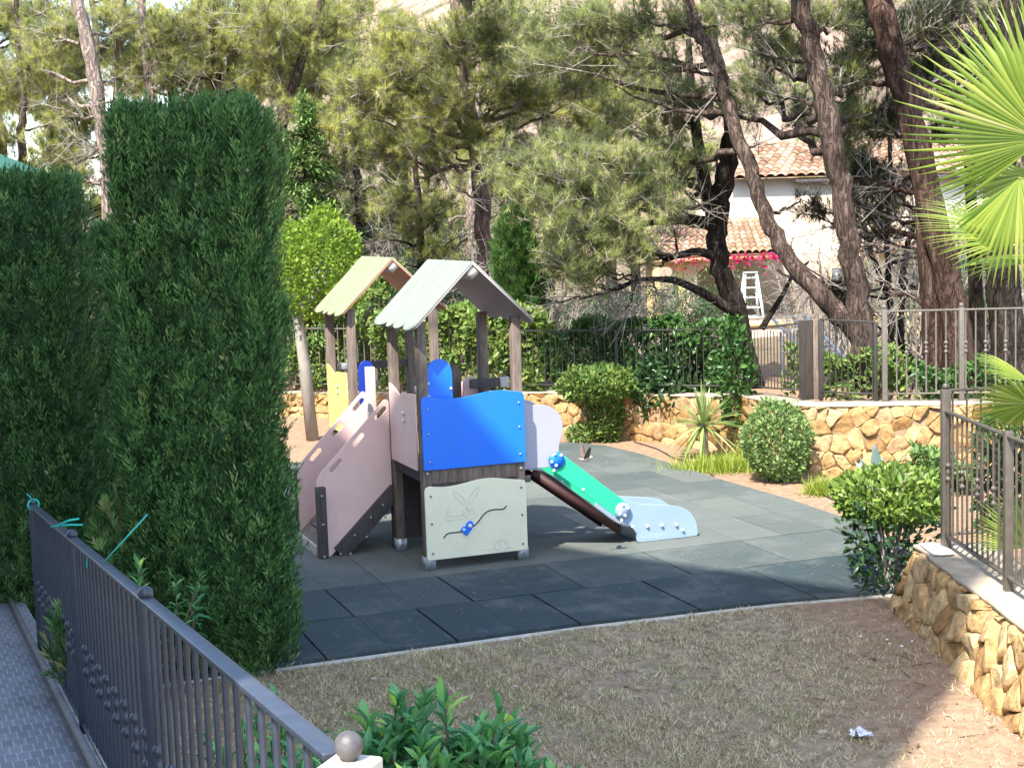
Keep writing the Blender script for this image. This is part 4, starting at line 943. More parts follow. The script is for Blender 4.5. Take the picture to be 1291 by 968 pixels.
r = np.random.default_rng(51)
sh = []
for i in range(95):
    a = r.uniform(0, 2 * PI); q = r.random() ** .5; sh.append((q * .50 * math.cos(a) + .02, q * .34 * math.sin(a), 1.34 * (1 - .26 * q * q) * r.uniform(.80, 1.0)))
whorl_bush('glossy_bush', 'glossy green bush in the foreground beside the ball-topped pillar', (-.40, 6.25, 0), sh, 52, M['glossy'], .165, per=17)
sh = [(r.normal(0, .07), r.normal(0, .07), r.uniform(.75, 1.02)) for i in range(14)]; whorl_bush('glossy_bush', 'small separate sprout of glossy leaves at the right of the foreground bush', (.14, 6.1, 0), sh, 53, M['glossy'], .13)
for i, (x, y, h, k, lab) in enumerate([(-.72, 5.6, 1.25, 46, 'tall green shrub seen through the near end of the railing'), (-1.15, 6.9, 1.0, 40, 'green shrub seen through the middle panel of the railing'), (-2.62, 10.5, .95, 22, 'light green shrub at the base of the hedge beside the teal strip')]):
    sh = [(r.normal(0, .22), r.normal(0, .22), h * r.uniform(.6, 1.05)) for _ in range(k)]; whorl_bush('glossy_shrub', lab, (x, y, 0), sh, 60 + i, M['glossy'], .12)

# yucca, agave, grass tufts
def rosette(name, label, base, h, n, L, W, mat, seed, cat='plant', droop=.35, lo=-.4, trunk=.05):
    r = np.random.default_rng(seed); o = empty(name, base, 0, label, cat); g = Geo()
    for i in range(n):
        f = i / n; el = lo + (1.45 - lo) * f + r.normal(0, .12); az = i * 2.4 + r.normal(0, .2); LL = L * r.uniform(.75, 1.1) * (1 - .15 * f)
        d = np.array([math.cos(az) * math.cos(el), math.sin(az) * math.cos(el), math.sin(el)]); sd = nrm(np.cross(d, [0, 0, 1])); k = 6; vs = []
        for j in range(k + 1):
            t = j / k; p = d * LL * t + np.array([0, 0, -droop * LL * t * t * math.cos(el)]) + np.array([0, 0, h]); w = W * (.55 + 1.2 * t if t < .35 else .97 * (1 - ((t - .35) / .65) ** 1.6)) * .5 + .0008; up = np.cross(sd, d) * w * .35
            vs += [p + sd * w + up, p, p - sd * w + up]
        q = [(3 * j + a, 3 * j + a + 1, 3 * j + a + 4, 3 * j + a + 3) for j in range(k) for a in (0, 1)]; g.add(vs, q, qt=np.clip(r.beta(2, 2) + .15 * f, 0, 1))
    g.build('foliage', mat, o)
    if trunk:
        s = Geo(); s.tube([(0, 0, -.05), (.015, 0, h * .5), (0, 0, h + .03)], [trunk * 1.25, trunk, trunk * .9], 10, wob=.08); s.build('trunk', M['greystem'], o)
    return o
b = G(887, 578); rosette('yucca', 'spiky yucca with pale sword leaves on a short grey trunk', b, .44, 80, .72, .044, M['sword'], 71, 'yucca', .25, -.55, .055)
b = G(866, 577); rosette('spiky_plant', 'small spiky seedling left of the yucca trunk', b, .03, 24, .2, .02, M['sword'], 72, 'plant', .3, .1, 0)
b = G(1110, 640); rosette('agave', 'grey blue agave behind the flat-topped bush', (3.66, 15.4, 0.0), .34, 20, .66, .14, M['agave'], 73, 'agave', .25, .25, .06)
def tuft(label, base, R, n, L, seed, name='grass_tuft', mat='grass_green'):
    r = np.random.default_rng(seed); o = empty(name, base, 0, label, 'grass tuft'); g = Geo()
    P = np.column_stack([r.normal(0, R[0] * .5, n), r.normal(0, R[1] * .5, n), np.zeros(n)]); d = nrm(np.column_stack([r.normal(0, .55, n), r.normal(0, .55, n), np.ones(n)])); g.blades(P, d, perp(d), L * r.uniform(.5, 1.2, n), .012, r.beta(2, 2, n)); g.build('foliage', M[mat], o); return o
tuft('large bright yellow-green grass cushion in front of the yucca', G(915, 592), (.62, .34), 2600, .24, 81)
tuft('small bright green grass cushion right of the round bush', G(1042, 622), (.25, .22), 900, .24, 82)
tuft('thin grass tuft right behind the grass cushion beside the yucca', (3.25, 20.2, 0), (.4, .3), 500, .34, 83)

# hedge and creepers behind the back fence
def hedge_run(name, label, a, b, dp, z0, z1, n, L, W, mat, seed, lump=.14, cat='hedge', tintb=(2, 2.2), topvar=.2):
    r = np.random.default_rng(seed); a = np.array(a, float); b = np.array(b, float); Ln = np.linalg.norm(b - a); ang = math.atan2(b[1] - a[1], b[0] - a[0])
    o = empty(name, (a[0], a[1], z0), ang, label, cat); g = Geo(); s = Geo(); h = z1 - z0
    x = r.uniform(0, Ln, n); which = r.random(n); z = r.random(n) ** .8 * h; top = h * (1 + topvar * np.sin(x * 2.1 + seed) * .5 + topvar * .5 * np.sin(x * 5.3 + 2 * seed))
    y = np.where(which < .62, -dp / 2, r.uniform(-dp / 2, dp / 2, n)); z = np.where(which < .62, z / h * top, top)
    P = np.column_stack([x, y, z]); l = lump * (np.sin(x * 3.1 + z * 4 + seed) + .7 * np.sin(x * 7.3 - z * 6 + 2 * seed)) * .6 - np.abs(r.normal(0, .09, n)); P[:, 1] += np.where(which < .62, -l, 0); P[:, 2] += np.where(which < .62, 0, l * .5)
    nn = np.where((which < .62)[:, None], np.array([[0, -1., .3]]), np.array([[0, -.3, 1.]])); d = nrm(nn * .6 + r.normal(0, .6, (n, 3)) + np.array([0, 0, -.1])); sd = nrm(np.cross(d, nn + r.normal(0, .5, (n, 3)))); LL = L * r.uniform(.6, 1.3, n)
    g.bigleaves(P, d, sd, LL, LL * W, r.beta(*tintb, n)); g.build('foliage', mat, o)
    for i in range(int(Ln * 5)):
        x0 = r.uniform(0, Ln); s.tube([(x0, r.normal(0, .1), 0), (x0 + r.normal(0, .15), r.normal(0, .15), h * .5), (x0 + r.normal(0, .3), r.normal(0, .15), h * .85)], [.02, .014, .006], 5, caps=False)
    s.build('stems', M['stem'], o); return o
hedge_run('leafy_hedge', 'sunlit olive-green hedge behind the playhouse along the back fence', (-2.1, 25.5, 0), (.62, 23.75, 0), .5, .5, 1.72, 5200, .13, .42, M['hedge'], 91, tintb=(2.4, 1.9))
hedge_run('leafy_hedge', 'loose tall bright shrubbery behind the pale fence at the left of the playhouse', (-3.7, 26.9, 0), (-1.9, 25.7, 0), .7, .5, 2.1, 3600, .12, .4, M['hedge'], 92, lump=.3, topvar=.5)
hedge_run('leafy_hedge', 'half-shaded green hedge behind the back fence right of the playhouse', (.68, 23.8, 0), (1.95, 22.55, 0), .4, .55, 1.56, 2800, .12, .42, M['ivy'], 93, tintb=(2.2, 1.9))
hedge_run('ivy', 'dark ivy hanging over the back fence at the foot of the black-trunked pine', (1.98, 22.65, 0), (3.2, 21.4, 0), .4, .5, 1.52, 2600, .11, .5, M['ivy'], 94, lump=.2, topvar=.25, cat='ivy')
hedge_run('leafy_hedge', 'low green bushes behind the dark fence at the foot of the leaning pine', (3.75, 20.6, 0), (5.2, 19.9, 0), .5, .75, 1.30, 1700, .10, .42, M['hedge'], 95, lump=.2, topvar=.4)
hedge_run('leafy_hedge', 'low green bushes behind the tall grey fence under the red-barked pine', (5.25, 19.9, 0), (7.2, 19.5, 0), .5, .75, 1.15, 1500, .10, .42, M['ivy'], 96, lump=.25, topvar=.6)
hedge_run('shrub', 'dark rounded shrubs behind the brown bar fence at the right edge', (4.75, 15.6, 0), (6.4, 14.9, 0), .8, .0, .98, 3600, .10, .45, M['dark_leaf'], 97, lump=.3, topvar=.5, cat='shrub')
hedge_run('shrub', 'blue-green shrub between the corner fence post and the big stone wall', (4.55, 17.4, 0), (5.2, 17.2, 0), .5, .0, .5, 800, .09, .5, M['fir'], 98, lump=.25, topvar=.5, cat='shrub')

# round-crowned tree, fir, columnar cypress
def small_tree(name, label, trunk, c, R, n, L, W, mat, seed, bark_, tr=.055, **kw):
    r = np.random.default_rng(seed); t = np.array(trunk, float); o = empty(name, t[0], 0, label, 'tree'); t = t - t[0]; g = Geo(); c = np.array(c) - np.array(trunk[0])
    ellip_leaves(g, c, R, n, L, W, r, lk=seed, **kw); g.build('crown', mat, o)
    s = Geo(); s.tube(t, np.linspace(tr, tr * .7, len(t)), 10, wob=.06)
    for i in range(9): u = nrm(r.normal(size=3)); s.tube([t[-1], c + u * np.array(R) * .4, c + u * np.array(R) * .85], [.03, .018, .006], 5, caps=False)
    s.build('trunk', bark_, o); return o
tb = G(394, 555); t1 = D(384, 460, tb[1]); t2 = D(375, 395, tb[1]); tc = D(403, 335, tb[1])
small_tree('round_crowned_tree', 'small tree with a clipped round bright green crown on a slim leaning grey trunk', [tb, t1, t2, tc - np.array([0, 0, .3])], tc, (.66, .62, .80), 9000, .075, .5, M['lime'], 101, M['greystem'], .10, lump=.17, inner=.3)
r = np.random.default_rng(102); fb = D(395, 420, 27.0); fb[2] = .5; o = empty('fir_tree', fb, 0, 'fresh green fir-like conifer rising behind the round-crowned tree', 'tree'); g = Geo(); s = Geo(); Hh = 3.05 + 1.95; 
s.tube([(0, 0, 0), (0, 0, Hh)], [.1, .015], 8)
for i in range(150):
    f = (i + r.random()) / 150; z = .3 + (Hh - .4) * f; az = r.uniform(0, 2 * PI); Lb = (1.05 * (1 - f) ** .7 + .12) * r.uniform(.75, 1.1); e = np.array([math.cos(az) * Lb, math.sin(az) * Lb, z - .12 * Lb]); m = np.array([math.cos(az) * Lb * .5, math.sin(az) * Lb * .5, z + .03])
    s.tube([(0, 0, z), m, e], [.02, .013, .005], 4, caps=False)
    k = int(190 * Lb) + 30; t = r.random(k) ** .7; P = np.outer((1 - t) ** 2, [0, 0, z]) + np.outer(2 * t * (1 - t), m) + np.outer(t * t, e); P += r.normal(0, .07, P.shape)
    d = nrm(nrm(e - np.array([0, 0, z])) * .7 + r.normal(0, .6, (k, 3)) + np.array([0, 0, .15])); g.leaves(P, d, perp(d), .13 * r.uniform(.6, 1.2, k), .036, r.beta(2.4, 1.6, k))
g.build('crown', M['fir'], o); s.build('trunk', M['bark'], o)
def column(label, base, R, h, n, seed):
    r = np.random.default_rng(seed); o = empty('columnar_cypress', base, 0, label, 'tree'); g = Geo(); f = r.random(n); az = r.uniform(0, 2 * PI, n); prof = np.minimum(1, (1 - f) * 3.2) ** .6 * np.minimum(1, .55 + f * 2); u = np.column_stack([np.cos(az), np.sin(az), np.zeros(n)])
    P = u * (R * prof * (1 - np.abs(r.normal(0, .12, n)) + .1 * np.sin(az * 3 + f * 14)))[:, None]; P[:, 2] = f * h + .1; cyp_sprays(g, P, u, .22, r, 1.1, 1.2); g.build('crown', M['cyp_lit'], o)
    t = Geo(); t.tube([(0, 0, 0), (0, 0, h * .9)], [.07, .02], 7); t.build('trunk', M['stem'], o); return o
column('narrow dark columnar cypress right behind the front playhouse roof', (D(654, 400, 24.6)[0], 24.6, .5), .34, 2.75, 3600, 111)

# ivy climbing up the black-trunked pine's foot, boulder, hose
b = empty('ivy', (3.02, 20.86, .5), 0, 'green ivy column climbing beside the yucca at the bend of the stone wall', 'ivy'); r = np.random.default_rng(120); g = Geo()
ellip_leaves(g, (0, -.2, .62), (.2, .2, .72), 620, .11, .55, r, shape='big', lump=.3, inner=.4); g.build('foliage', M['ivy'], b); s = Geo(); s.tube([(.05, 0, 0), (0, -.1, .6), (.05, -.05, 1.3)], .015, 5); s.build('stems', M['stem'], b)
g = Geo(); r = np.random.default_rng(121); sphere_geo(g, (0, 0, 0), .17, 10, sq=(.9, .8, 1.15)); v = g.v[0]; v += r.normal(0, .014, v.shape); M['boulder'] = simple('pale_rock', (.42, .34, .26), .95, .2, 9, .6, 30)
bo = g.build('boulder', M['boulder']); bo.location = D(933, 490, 21.0); tag(bo, 'pale pointed boulder on the wall under the dark fence', 'boulder')
M['hose'] = simple('black_hose', (.03, .028, .026), .6, .1)
def hose(label, pix):
    pts = np.array([G(x, y, .012) for x, y in pix]); t = np.linspace(0, len(pts) - 1, len(pts) * 6); q = np.column_stack([np.interp(t, range(len(pts)), pts[:, i]) for i in range(3)])
    for _ in range(4): q[1:-1] = (q[:-2] + 2 * q[1:-1] + q[2:]) / 4
    tag(Geo().tube(q, .009, 6).build('drip_hose', M['hose']), label, 'hose')
hose('thin black drip hose curving over the earth left of the yucca', [(800, 557), (830, 566), (850, 578), (872, 582), (900, 600)])
hose('thin black drip hose on the earth right of the round bush', [(985, 612), (1010, 607), (1035, 622), (1055, 632), (1085, 640)])
# ================================================================== dry lawn, litter, bird
r = np.random.default_rng(200)
def inside_mat(P):
    q = P[:, :2] - np.array(PLAY_O[:2]); u = q @ np.array([math.cos(TH), math.sin(TH)]); v = q @ np.array([-math.sin(TH), math.cos(TH)])
    return (v > -2.50) & (u < 4.75) & (v < 7.2) & ~((u > 3.4) & (v < -2.7 + (u - 3.4) * 1.2))
n = 330000; P = np.column_stack([r.uniform(-2.2, 3.3, n), 7.4 + r.random(n) ** .85 * 6.2, np.zeros(n)])
cl = hnoise(P[:, 0], P[:, 1], 6.5, 4) + .6 * hnoise(P[:, 0], P[:, 1], 12, 2); dens = .62 + .5 * hnoise(P[:, 0], P[:, 1], 1.1, 3) + .35 * hnoise(P[:, 0], P[:, 1], 3.2, 1) + .45 * cl
wornx = sstep(1.2, 2.8, P[:, 0] + .5 * hnoise(P[:, 0], P[:, 1], 1.4, 5)); worny = sstep(11.0, 12.2, P[:, 1])
dens = dens * (1 - .86 * wornx) * (1 - .35 * worny); keep = (r.random(n) < np.clip(dens, .02, 1)) & ~inside_mat(P); P = P[keep]; cl = cl[keep]; n = len(P)
P[:, 2] = ground_z(P[:, 0], P[:, 1]) - .004
az = r.uniform(0, 2 * PI, n); el = np.abs(r.normal(.35, .4, n)); d = np.column_stack([np.cos(az) * np.cos(el), np.sin(az) * np.cos(el), np.sin(el)])
green = r.random(n) < np.clip(.10 + .25 * hnoise(P[:, 0], P[:, 1], 2.4, 7), 0, .5); t = np.where(green, r.uniform(.9, 1, n), np.clip(r.beta(2, 2, n) * .75 + .16 * cl + .08, 0, .86))
g = Geo(); g.leaves(P, d, nrm(np.cross(d, np.array([0, 0, 1.]) + r.normal(0, .4, (n, 3)))), r.uniform(.025, .07, n) * (1 + .25 * np.clip(cl, -1, 1)), r.uniform(.0045, .0085, n), t, bend=.14)
tag(g.build('dry_grass', M['straw']), 'dry straw-coloured grass over the worn lawn in the foreground', 'grass', kind='stuff')
# pine needles, dead leaves and twigs lying about
M['litter'] = foliage('leaf_litter', [(0, (.10, .06, .035)), (.6, (.26, .18, .10)), (1, (.42, .34, .2))], .1, .8)
g = Geo(); n = 3200
uv = np.column_stack([r.uniform(-1.9, 4.6, n), r.uniform(-2.4, 6.5, n)]); keep = r.random(n) < np.clip(.25 + .7 * hnoise(uv[:, 0], uv[:, 1], 1.3, 2), .03, 1); uv = uv[keep]; n = len(uv)
q = np.column_stack([PLAY_O[0] + uv[:, 0] * math.cos(TH) - uv[:, 1] * math.sin(TH), PLAY_O[1] + uv[:, 0] * math.sin(TH) + uv[:, 1] * math.cos(TH), np.full(n, .0485)])
az = r.uniform(0, 2 * PI, n); d = np.column_stack([np.cos(az), np.sin(az), r.uniform(-.02, .12, n)]); Lf = np.where(r.random(n) < .8, r.uniform(.03, .09, n), r.uniform(.02, .04, n)); Wf = np.where(Lf < .04, .016, .0035)
g.leaves(q, nrm(d), nrm(np.cross(d, [0, 0, 1])), Lf, Wf, r.beta(2, 2, n))
n = 1500; P = np.column_stack([r.uniform(-1.5, 4.2, n), r.uniform(9, 24, n), np.zeros(n)]); P = P[~inside_mat(P)]; P = P[P[:, 1] < wall_y(P[:, 0]) - .1]; n = len(P); P[:, 2] = ground_z(P[:, 0], P[:, 1]) + .008
az = r.uniform(0, 2 * PI, n); d = np.column_stack([np.cos(az), np.sin(az), r.uniform(0, .25, n)]); g.leaves(P, nrm(d), nrm(np.cross(d, [0, 0, 1])), r.uniform(.03, .09, n), r.uniform(.006, .025, n), r.beta(2, 2, n))
A = np.column_stack([r.uniform(.3, 3.1, 26), r.uniform(9, 12, 26), np.full(26, .012)]); A = A[~inside_mat(A)]; A[:, 2] = ground_z(A[:, 0], A[:, 1]) + .008; az = r.uniform(0, 2 * PI, len(A)); B = A + np.column_stack([np.cos(az), np.sin(az), np.full(len(A), .05)]) * r.uniform(.06, .2, len(A))[:, None]; g.segs(A, B, .0045, .002, 5, .35)
tag(g.build('leaf_litter', M['litter']), 'dead leaves, pine needles and twigs strewn over tiles and bare earth', 'litter', kind='stuff')
# pebbles and crumbs
M['paper'] = simple('white_paper', (.75, .75, .74), .8, .05)
g = Geo(); k = 7; vs = []
for i in range(k):
    for j in range(k): vs.append(((i - 3) * .022 + r.normal(0, .008), (j - 3) * .018 + r.normal(0, .008), .02 + abs(r.normal(0, .018))))
g.add(vs, [(i * k + j, i * k + j + 1, (i + 1) * k + j + 1, (i + 1) * k + j) for i in range(k - 1) for j in range(k - 1) if not ((i, j) in ((0, 0), (5, 5), (0, 5)))])
o = g.build('paper_scrap', M['paper']); o.location = G(1085, 930, 0.01); tag(o, 'crumpled white paper scrap lying on the dry lawn', 'litter')
peb = [(1118, 806, .011), (1122, 811, .010), (1137, 814, .012), (1150, 808, .010), (1085, 802, .011)]
for x, y, q in peb:
    g = Geo(); sphere_geo(g, (0, 0, 0), q, 8, sq=(1.3, 1, .7)); o = g.build('pebble', M['paper'], smooth=True); o.location = G(x, y, .012)
    tag(o, 'tiny white pebble on the bare earth near the foot of the near stone wall', 'pebble', 'white pebbles on the bare earth')
g = Geo(); M['gravel'] = tinted('earth_crumbs', [(0, (.16, .11, .075)), (.6, (.33, .24, .165)), (1, (.5, .42, .33))], .95, 40, .3, .3)
n = 900; P = np.column_stack([r.uniform(-1.6, 5.5, n), r.uniform(8.6, 24, n), np.zeros(n)]); P = P[~inside_mat(P)]; P = P[P[:, 1] < wall_y(P[:, 0]) - .12]; P = P[(P[:, 0] < 3.1) | (P[:, 1] > 12.6)]
for p in P:
    q = abs(r.normal(0, .010)) + .004; sphere_geo(g, (p[0], p[1], float(ground_z(p[0], p[1])) + q * .3), q, 6, r.random(), (r.uniform(.8, 1.5), 1, .7))
tag(g.build('gravel', M['gravel']), 'small stones and crumbs of earth scattered over the bare beds', 'gravel', kind='stuff')
# the bird in flight
bp = G(782, 691, .04); z = 1.03; bp = bp + np.array([-.34 * (z - .04), -.641 * (z - .04), z - .04])
M['bird'] = simple('bird_plumage', (.13, .09, .065), .8, .25, 60); M['bird_pale'] = simple('pale_plumage', (.42, .35, .29), .8, .1); M['bird_dark'] = simple('dark_plumage', (.06, .045, .035), .7, .2)
bird = empty('bird', bp, .5, 'small brown bird flying low over the tiles with raised wings', 'bird')
g = Geo(); ax = [(-.085, 0, .012), (-.05, 0, .004), (-.025, 0, 0), (.0, 0, 0), (.025, 0, .004), (.042, 0, .012), (.055, 0, .017), (.064, 0, .016), (.074, 0, .013)]
g.tube(ax, [.006, .010, .018, .024, .022, .016, .015, .010, .002], 12); g.build('body', M['bird_pale'], bird, smooth=True)
def wing(s):
    g = Geo(); k = 8; vs = []; q = []
    for i in range(k + 1):
        t = i / k; y = s * (.012 + .085 * t * (1 - .25 * t)); zz = .012 + .115 * t; ch = .058 * (1 - .55 * t ** 2) + .004; x0 = .022 - .012 * t
        vs += [(x0, y, zz), (x0 - ch * .5, y - s * .004, zz + .004), (x0 - ch, y, zz - .004)]
    for i in range(k): q += [(3 * i, 3 * i + 1, 3 * i + 4, 3 * i + 3), (3 * i + 1, 3 * i + 2, 3 * i + 5, 3 * i + 4)]
    g.add(vs, q); o = g.build('wing', M['bird'], bird); m = o.modifiers.new('t', 'SOLIDIFY'); m.thickness = .003
wing(1); wing(-1)
g = Geo(); g.add([(-.075, -.008, .012), (-.075, .008, .012), (-.125, .02, .018), (-.125, -.02, .018)], [(0, 1, 2, 3)]); o = g.build('tail', M['bird'], bird); m = o.modifiers.new('t', 'SOLIDIFY'); m.thickness = .004
g = Geo(); g.tube([(.072, 0, .0135), (.086, 0, .0115)], [.004, .0008], 6); g.build('beak', M['bird_dark'], bird)

# ================================================================== fan palms at the right
def fan(parent, hub, d, up, R, nseg, span, seed, petiole_from=None, mat=None):
    """one pleated fan leaf: blades joined for the first half, free and tapering beyond"""
    r = np.random.default_rng(seed); d = nrm(np.array(d, float)); up = nrm(np.array(up, float) - d * np.dot(up, d)); sd = np.cross(d, up); g = Geo(); k = 9; hub = np.array(hub, float)
    for i in range(nseg):
        a = span * ((i + .5) / nseg - .5); L = R * (1 - .22 * abs(a / (span / 2)) ** 2) * r.uniform(.94, 1.04); dd = d * math.cos(a) + sd * math.sin(a); ss = -d * math.sin(a) + sd * math.cos(a); da = span / nseg; vs = []
        dr = r.uniform(.03, .14); tw = r.normal(0, .02)
        for j in range(k + 1):
            t = j / k; w = L * t * math.tan(da / 2) * 1.02 if t < .5 else L * .5 * math.tan(da / 2) * 1.02 * (1 - ((t - .5) / .5) ** 1.25) + .0008
            p = hub + dd * L * t + up * (-.10 * R * t * t - dr * R * max(0, t - .55) ** 2 * 3) + ss * tw * max(0, t - .5) * R + up * .12 * R * t * math.cos(a) * .3
            vs += [p + ss * w, p + up * w * .75, p - ss * w]
        g.add(vs, [(3 * j + a_, 3 * j + a_ + 1, 3 * j + a_ + 4, 3 * j + a_ + 3) for j in range(k) for a_ in (0, 1)], qt=np.clip(r.beta(3, 2.4), 0, 1))
    o = g.build('frond', mat or M['palm'], parent)
    if petiole_from is not None:
        pf = np.array(petiole_from, float); m = (pf + hub) / 2 + np.array([0, 0, .08]); Geo().tube([pf, m, hub], [.022, .016, .012], 6).build('petiole', M['palm'], o)
    return o
pc = D(1352, 275, 11.3); palm = empty('fan_palm', (pc[0], pc[1], .4), 0, 'bright yellow-green fan palm leaning into view at the right edge above the fence', 'palm'); c0 = np.array([0, 0, pc[2] - .4])
M['palm_trunk'] = simple('palm_trunk', (.16, .11, .075), .95, .3, 8, .8, 22, .1, stretch=(1, 1, 4))
Geo().tube([(0.05, 0, -.05), (.02, 0, 1.2), c0 + np.array([0, 0, .05])], [.17, .14, .13], 14, wob=.06).build('trunk', M['palm_trunk'], palm)
def pf(px, py, Y): return D(px, py, Y) - np.array([pc[0], pc[1], .4])
fan(palm, pf(1316, 175, 11.0), (-.55, -.1, .75), (-.6, -.62, .52), 1.08, 46, 3.4, 301, c0)
fan(palm, pf(1304, 218, 11.3), (-.9, .05, -.25), (-.1, -.7, .75), .72, 36, 1.9, 302, c0)
fan(palm, pf(1290, 305, 11.15), (-.96, -.05, .35), (.25, -.55, .75), .82, 40, 1.5, 303, c0)
fan(palm, pf(1285, 225, 10.9), (.2, -.25, -.9), (-.4, -.85, .1), .8, 36, 2.6, 304, c0)
fan(palm, pf(1310, 160, 11.6), (.3, .3, .9), (.2, -.8, .3), 1.0, 36, 3.3, 305, c0)
fan(palm, pf(1390, 230, 11.5), (.9, .2, .5), (-.1, -.3, .9), 1.0, 36, 3.2, 306, c0)
fan(palm, pf(1380, 280, 10.9), (.5, -.8, .2), (.1, .2, .9), 1.0, 36, 3.0, 307, c0)
fan(palm, pf(1340, 330, 11.8), (-.1, .9, .1), (0, .1, 1), .9, 36, 3.0, 308, c0)
pc = D(1345, 560, 11.0); palm = empty('fan_palm', (pc[0], pc[1], .4), 0, 'low young fan palm behind the brown bar fence at the right edge', 'palm'); c0 = np.array([0, 0, .25])
Geo().tube([(0, 0, -.05), (0, 0, .3)], [.16, .13], 12, wob=.06).build('trunk', M['palm_trunk'], palm)
fan(palm, pf(1300, 482, 11.1), (-.82, -.05, .50), (.3, -.5, .8), .44, 28, 1.0, 311, c0)
fan(palm, pf(1300, 510, 11.6), (-.9, .2, -.05), (.1, .75, .65), .52, 34, 2.6, 312, c0)
fan(palm, pf(1300, 690, 11.0), (-.75, -.1, .65), (-.35, -.85, .4), .5, 24, 1.5, 313, c0)
fan(palm, pf(1380, 560, 11.2), (.9, .1, .4), (-.3, -.2, .9), .6, 30, 3.0, 315, c0)
# ================================================================== pines
def bez(a, m, b, k):
    t = np.linspace(0, 1, k)[:, None]; return (1 - t) ** 2 * a + 2 * t * (1 - t) * m + t * t * b
class Pine:
    def __init__(s, label, trunk, rad, bark_, needle, seed, group=None, wob=.07, name='pine_tree'):
        s.r = np.random.default_rng(seed); s.base = np.array(trunk[0], float); s.o = empty(name, s.base, 0, label, 'tree', group)
        tr = np.array(trunk, float) - s.base; t = np.linspace(0, len(tr) - 1, (len(tr) - 1) * 6 + 1); s.t = np.column_stack([np.interp(t, range(len(tr)), tr[:, i]) for i in range(3)]); rd = np.interp(t, range(len(rad)), rad)
        for _ in range(3): s.t[1:-1] = (s.t[:-2] + 2 * s.t[1:-1] + s.t[2:]) / 4
        s.t[1:-1] += s.r.normal(0, .018, s.t[1:-1].shape); s.rd = rd
        s.w = Geo(); s.c = Geo(); s.tw = Geo(); s.w.tube(s.t, rd, 14, wob=wob); s.bark = bark_; s.needle = needle
        s.extra = []
    def trunk2(s, pts, rad):
        tr = np.array(pts, float) - s.base; t = np.linspace(0, len(tr) - 1, (len(tr) - 1) * 5 + 1); q = np.column_stack([np.interp(t, range(len(tr)), tr[:, i]) for i in range(3)]); rd = np.interp(t, range(len(rad)), rad)
        for _ in range(2): q[1:-1] = (q[:-2] + 2 * q[1:-1] + q[2:]) / 4
        s.w.tube(q, rd, 10, wob=.07); s.extra.append((q, rd)); return s
    def start(s, T, low=.0):
        best = None
        for q, rd in [(s.t, s.rd)] + s.extra:
            d = np.hypot(q[:, 0] - T[0], q[:, 1] - T[1]) * .6 + np.abs(q[:, 2] - (T[2] - .25 * np.hypot(q[:, 0] - T[0], q[:, 1] - T[1]))) + (q[:, 2] < low) * 5
            i = int(np.argmin(d)); 
            if best is None or d[i] < best[0]: best = (d[i], q[i], rd[i])
        return best[1], best[2]
    def limb(s, T, r0=None, sag=.0, k=9):
        T = np.array(T, float); S_, rt = s.start(T); L = np.linalg.norm(T - S_); m = (S_ + T) / 2 + s.r.normal(0, .09, 3) * L + np.array([0, 0, (-.12 + sag) * L]); q = bez(S_, m, T, k); q[1:-1] += s.r.normal(0, .02 * max(L, .4), q[1:-1].shape)
        r0 = r0 or min(rt * .55, .022 + .014 * L); s.w.tube(q, np.linspace(r0, max(.009, r0 * .22), k), 7, caps=False, wob=.08); return q
    def clump(s, c, R, dens=1., needles=15, NL=.15, nw=.0068, bare=.0, tb=(2.2, 2.0), flat=.7, up=.25, r0=None):
        r = s.r; c = np.array(c, float) - s.base; q = s.limb(c, r0); R3 = np.array([R, R, R * flat]); nb = max(6, int(21 * dens * min(1.6, R) ** 1.3))
        E = c + nrm(r.normal(size=(nb, 3))) * (r.random(nb) ** .45)[:, None] * R3; A0 = q[r.integers(len(q) // 2, len(q), nb)]
        TA, TB, TR = [], [], []
        for a, e in zip(A0, E):
            L = np.linalg.norm(e - a); m = (a + e) / 2 + r.normal(0, .1, 3) * L + np.array([0, 0, .08 * L]); b = bez(a, m, e, 7); TA.append(b[:-1]); TB.append(b[1:]); f = np.linspace(.013, .005, 7); TR.append(f)
            kt = int(6 + 7 * L); i = r.integers(1, 7, kt); p0 = b[i]; dv = nrm(nrm(e - a) * .5 + r.normal(0, .65, (kt, 3)) + np.array([0, 0, up])); Lt = R * r.uniform(.14, .36, kt) + .08; p1 = p0 + dv * Lt[:, None]
            s.tw.segs(p0, p1, .005, .0025, 3, .5); e2_ = p0 + nrm(dv + r.normal(0, .8, dv.shape)) * (Lt * 1.1)[:, None]; s.tw.segs(p0, e2_, .0035, .0015, 3, .5)
            if bare and r.random() < bare: 
                p2 = p1 + nrm(dv + r.normal(0, .6, dv.shape)) * (Lt * .6)[:, None]; s.tw.segs(p1, p2, .003, .0015, 3, .5); continue
            nt = 4; f = r.uniform(.3, 1.02, (kt, nt)); P = (p0[:, None] + (p1 - p0)[:, None] * f[..., None]).reshape(-1, 3); dd = np.repeat(dv, nt, 0); tt = np.repeat(np.clip(r.beta(*tb) + r.normal(0, .1, kt), 0, 1), nt)
            P = np.repeat(P, needles, 0); dd = nrm(np.repeat(dd, needles, 0) * .65 + r.normal(0, .55, (len(P), 3)) + np.array([0, 0, .12])); tt = np.clip(np.repeat(tt, needles) + r.normal(0, .08, len(P)), 0, 1)
            s.c.blades(P, dd, perp(dd + r.normal(0, .3, dd.shape)), NL * r.uniform(.65, 1.2, len(P)), nw, tt)
        for A_, B_, f in zip(TA, TB, TR): s.tw.segs(A_, B_, f[:-1], f[1:], 4, .5)
        return s
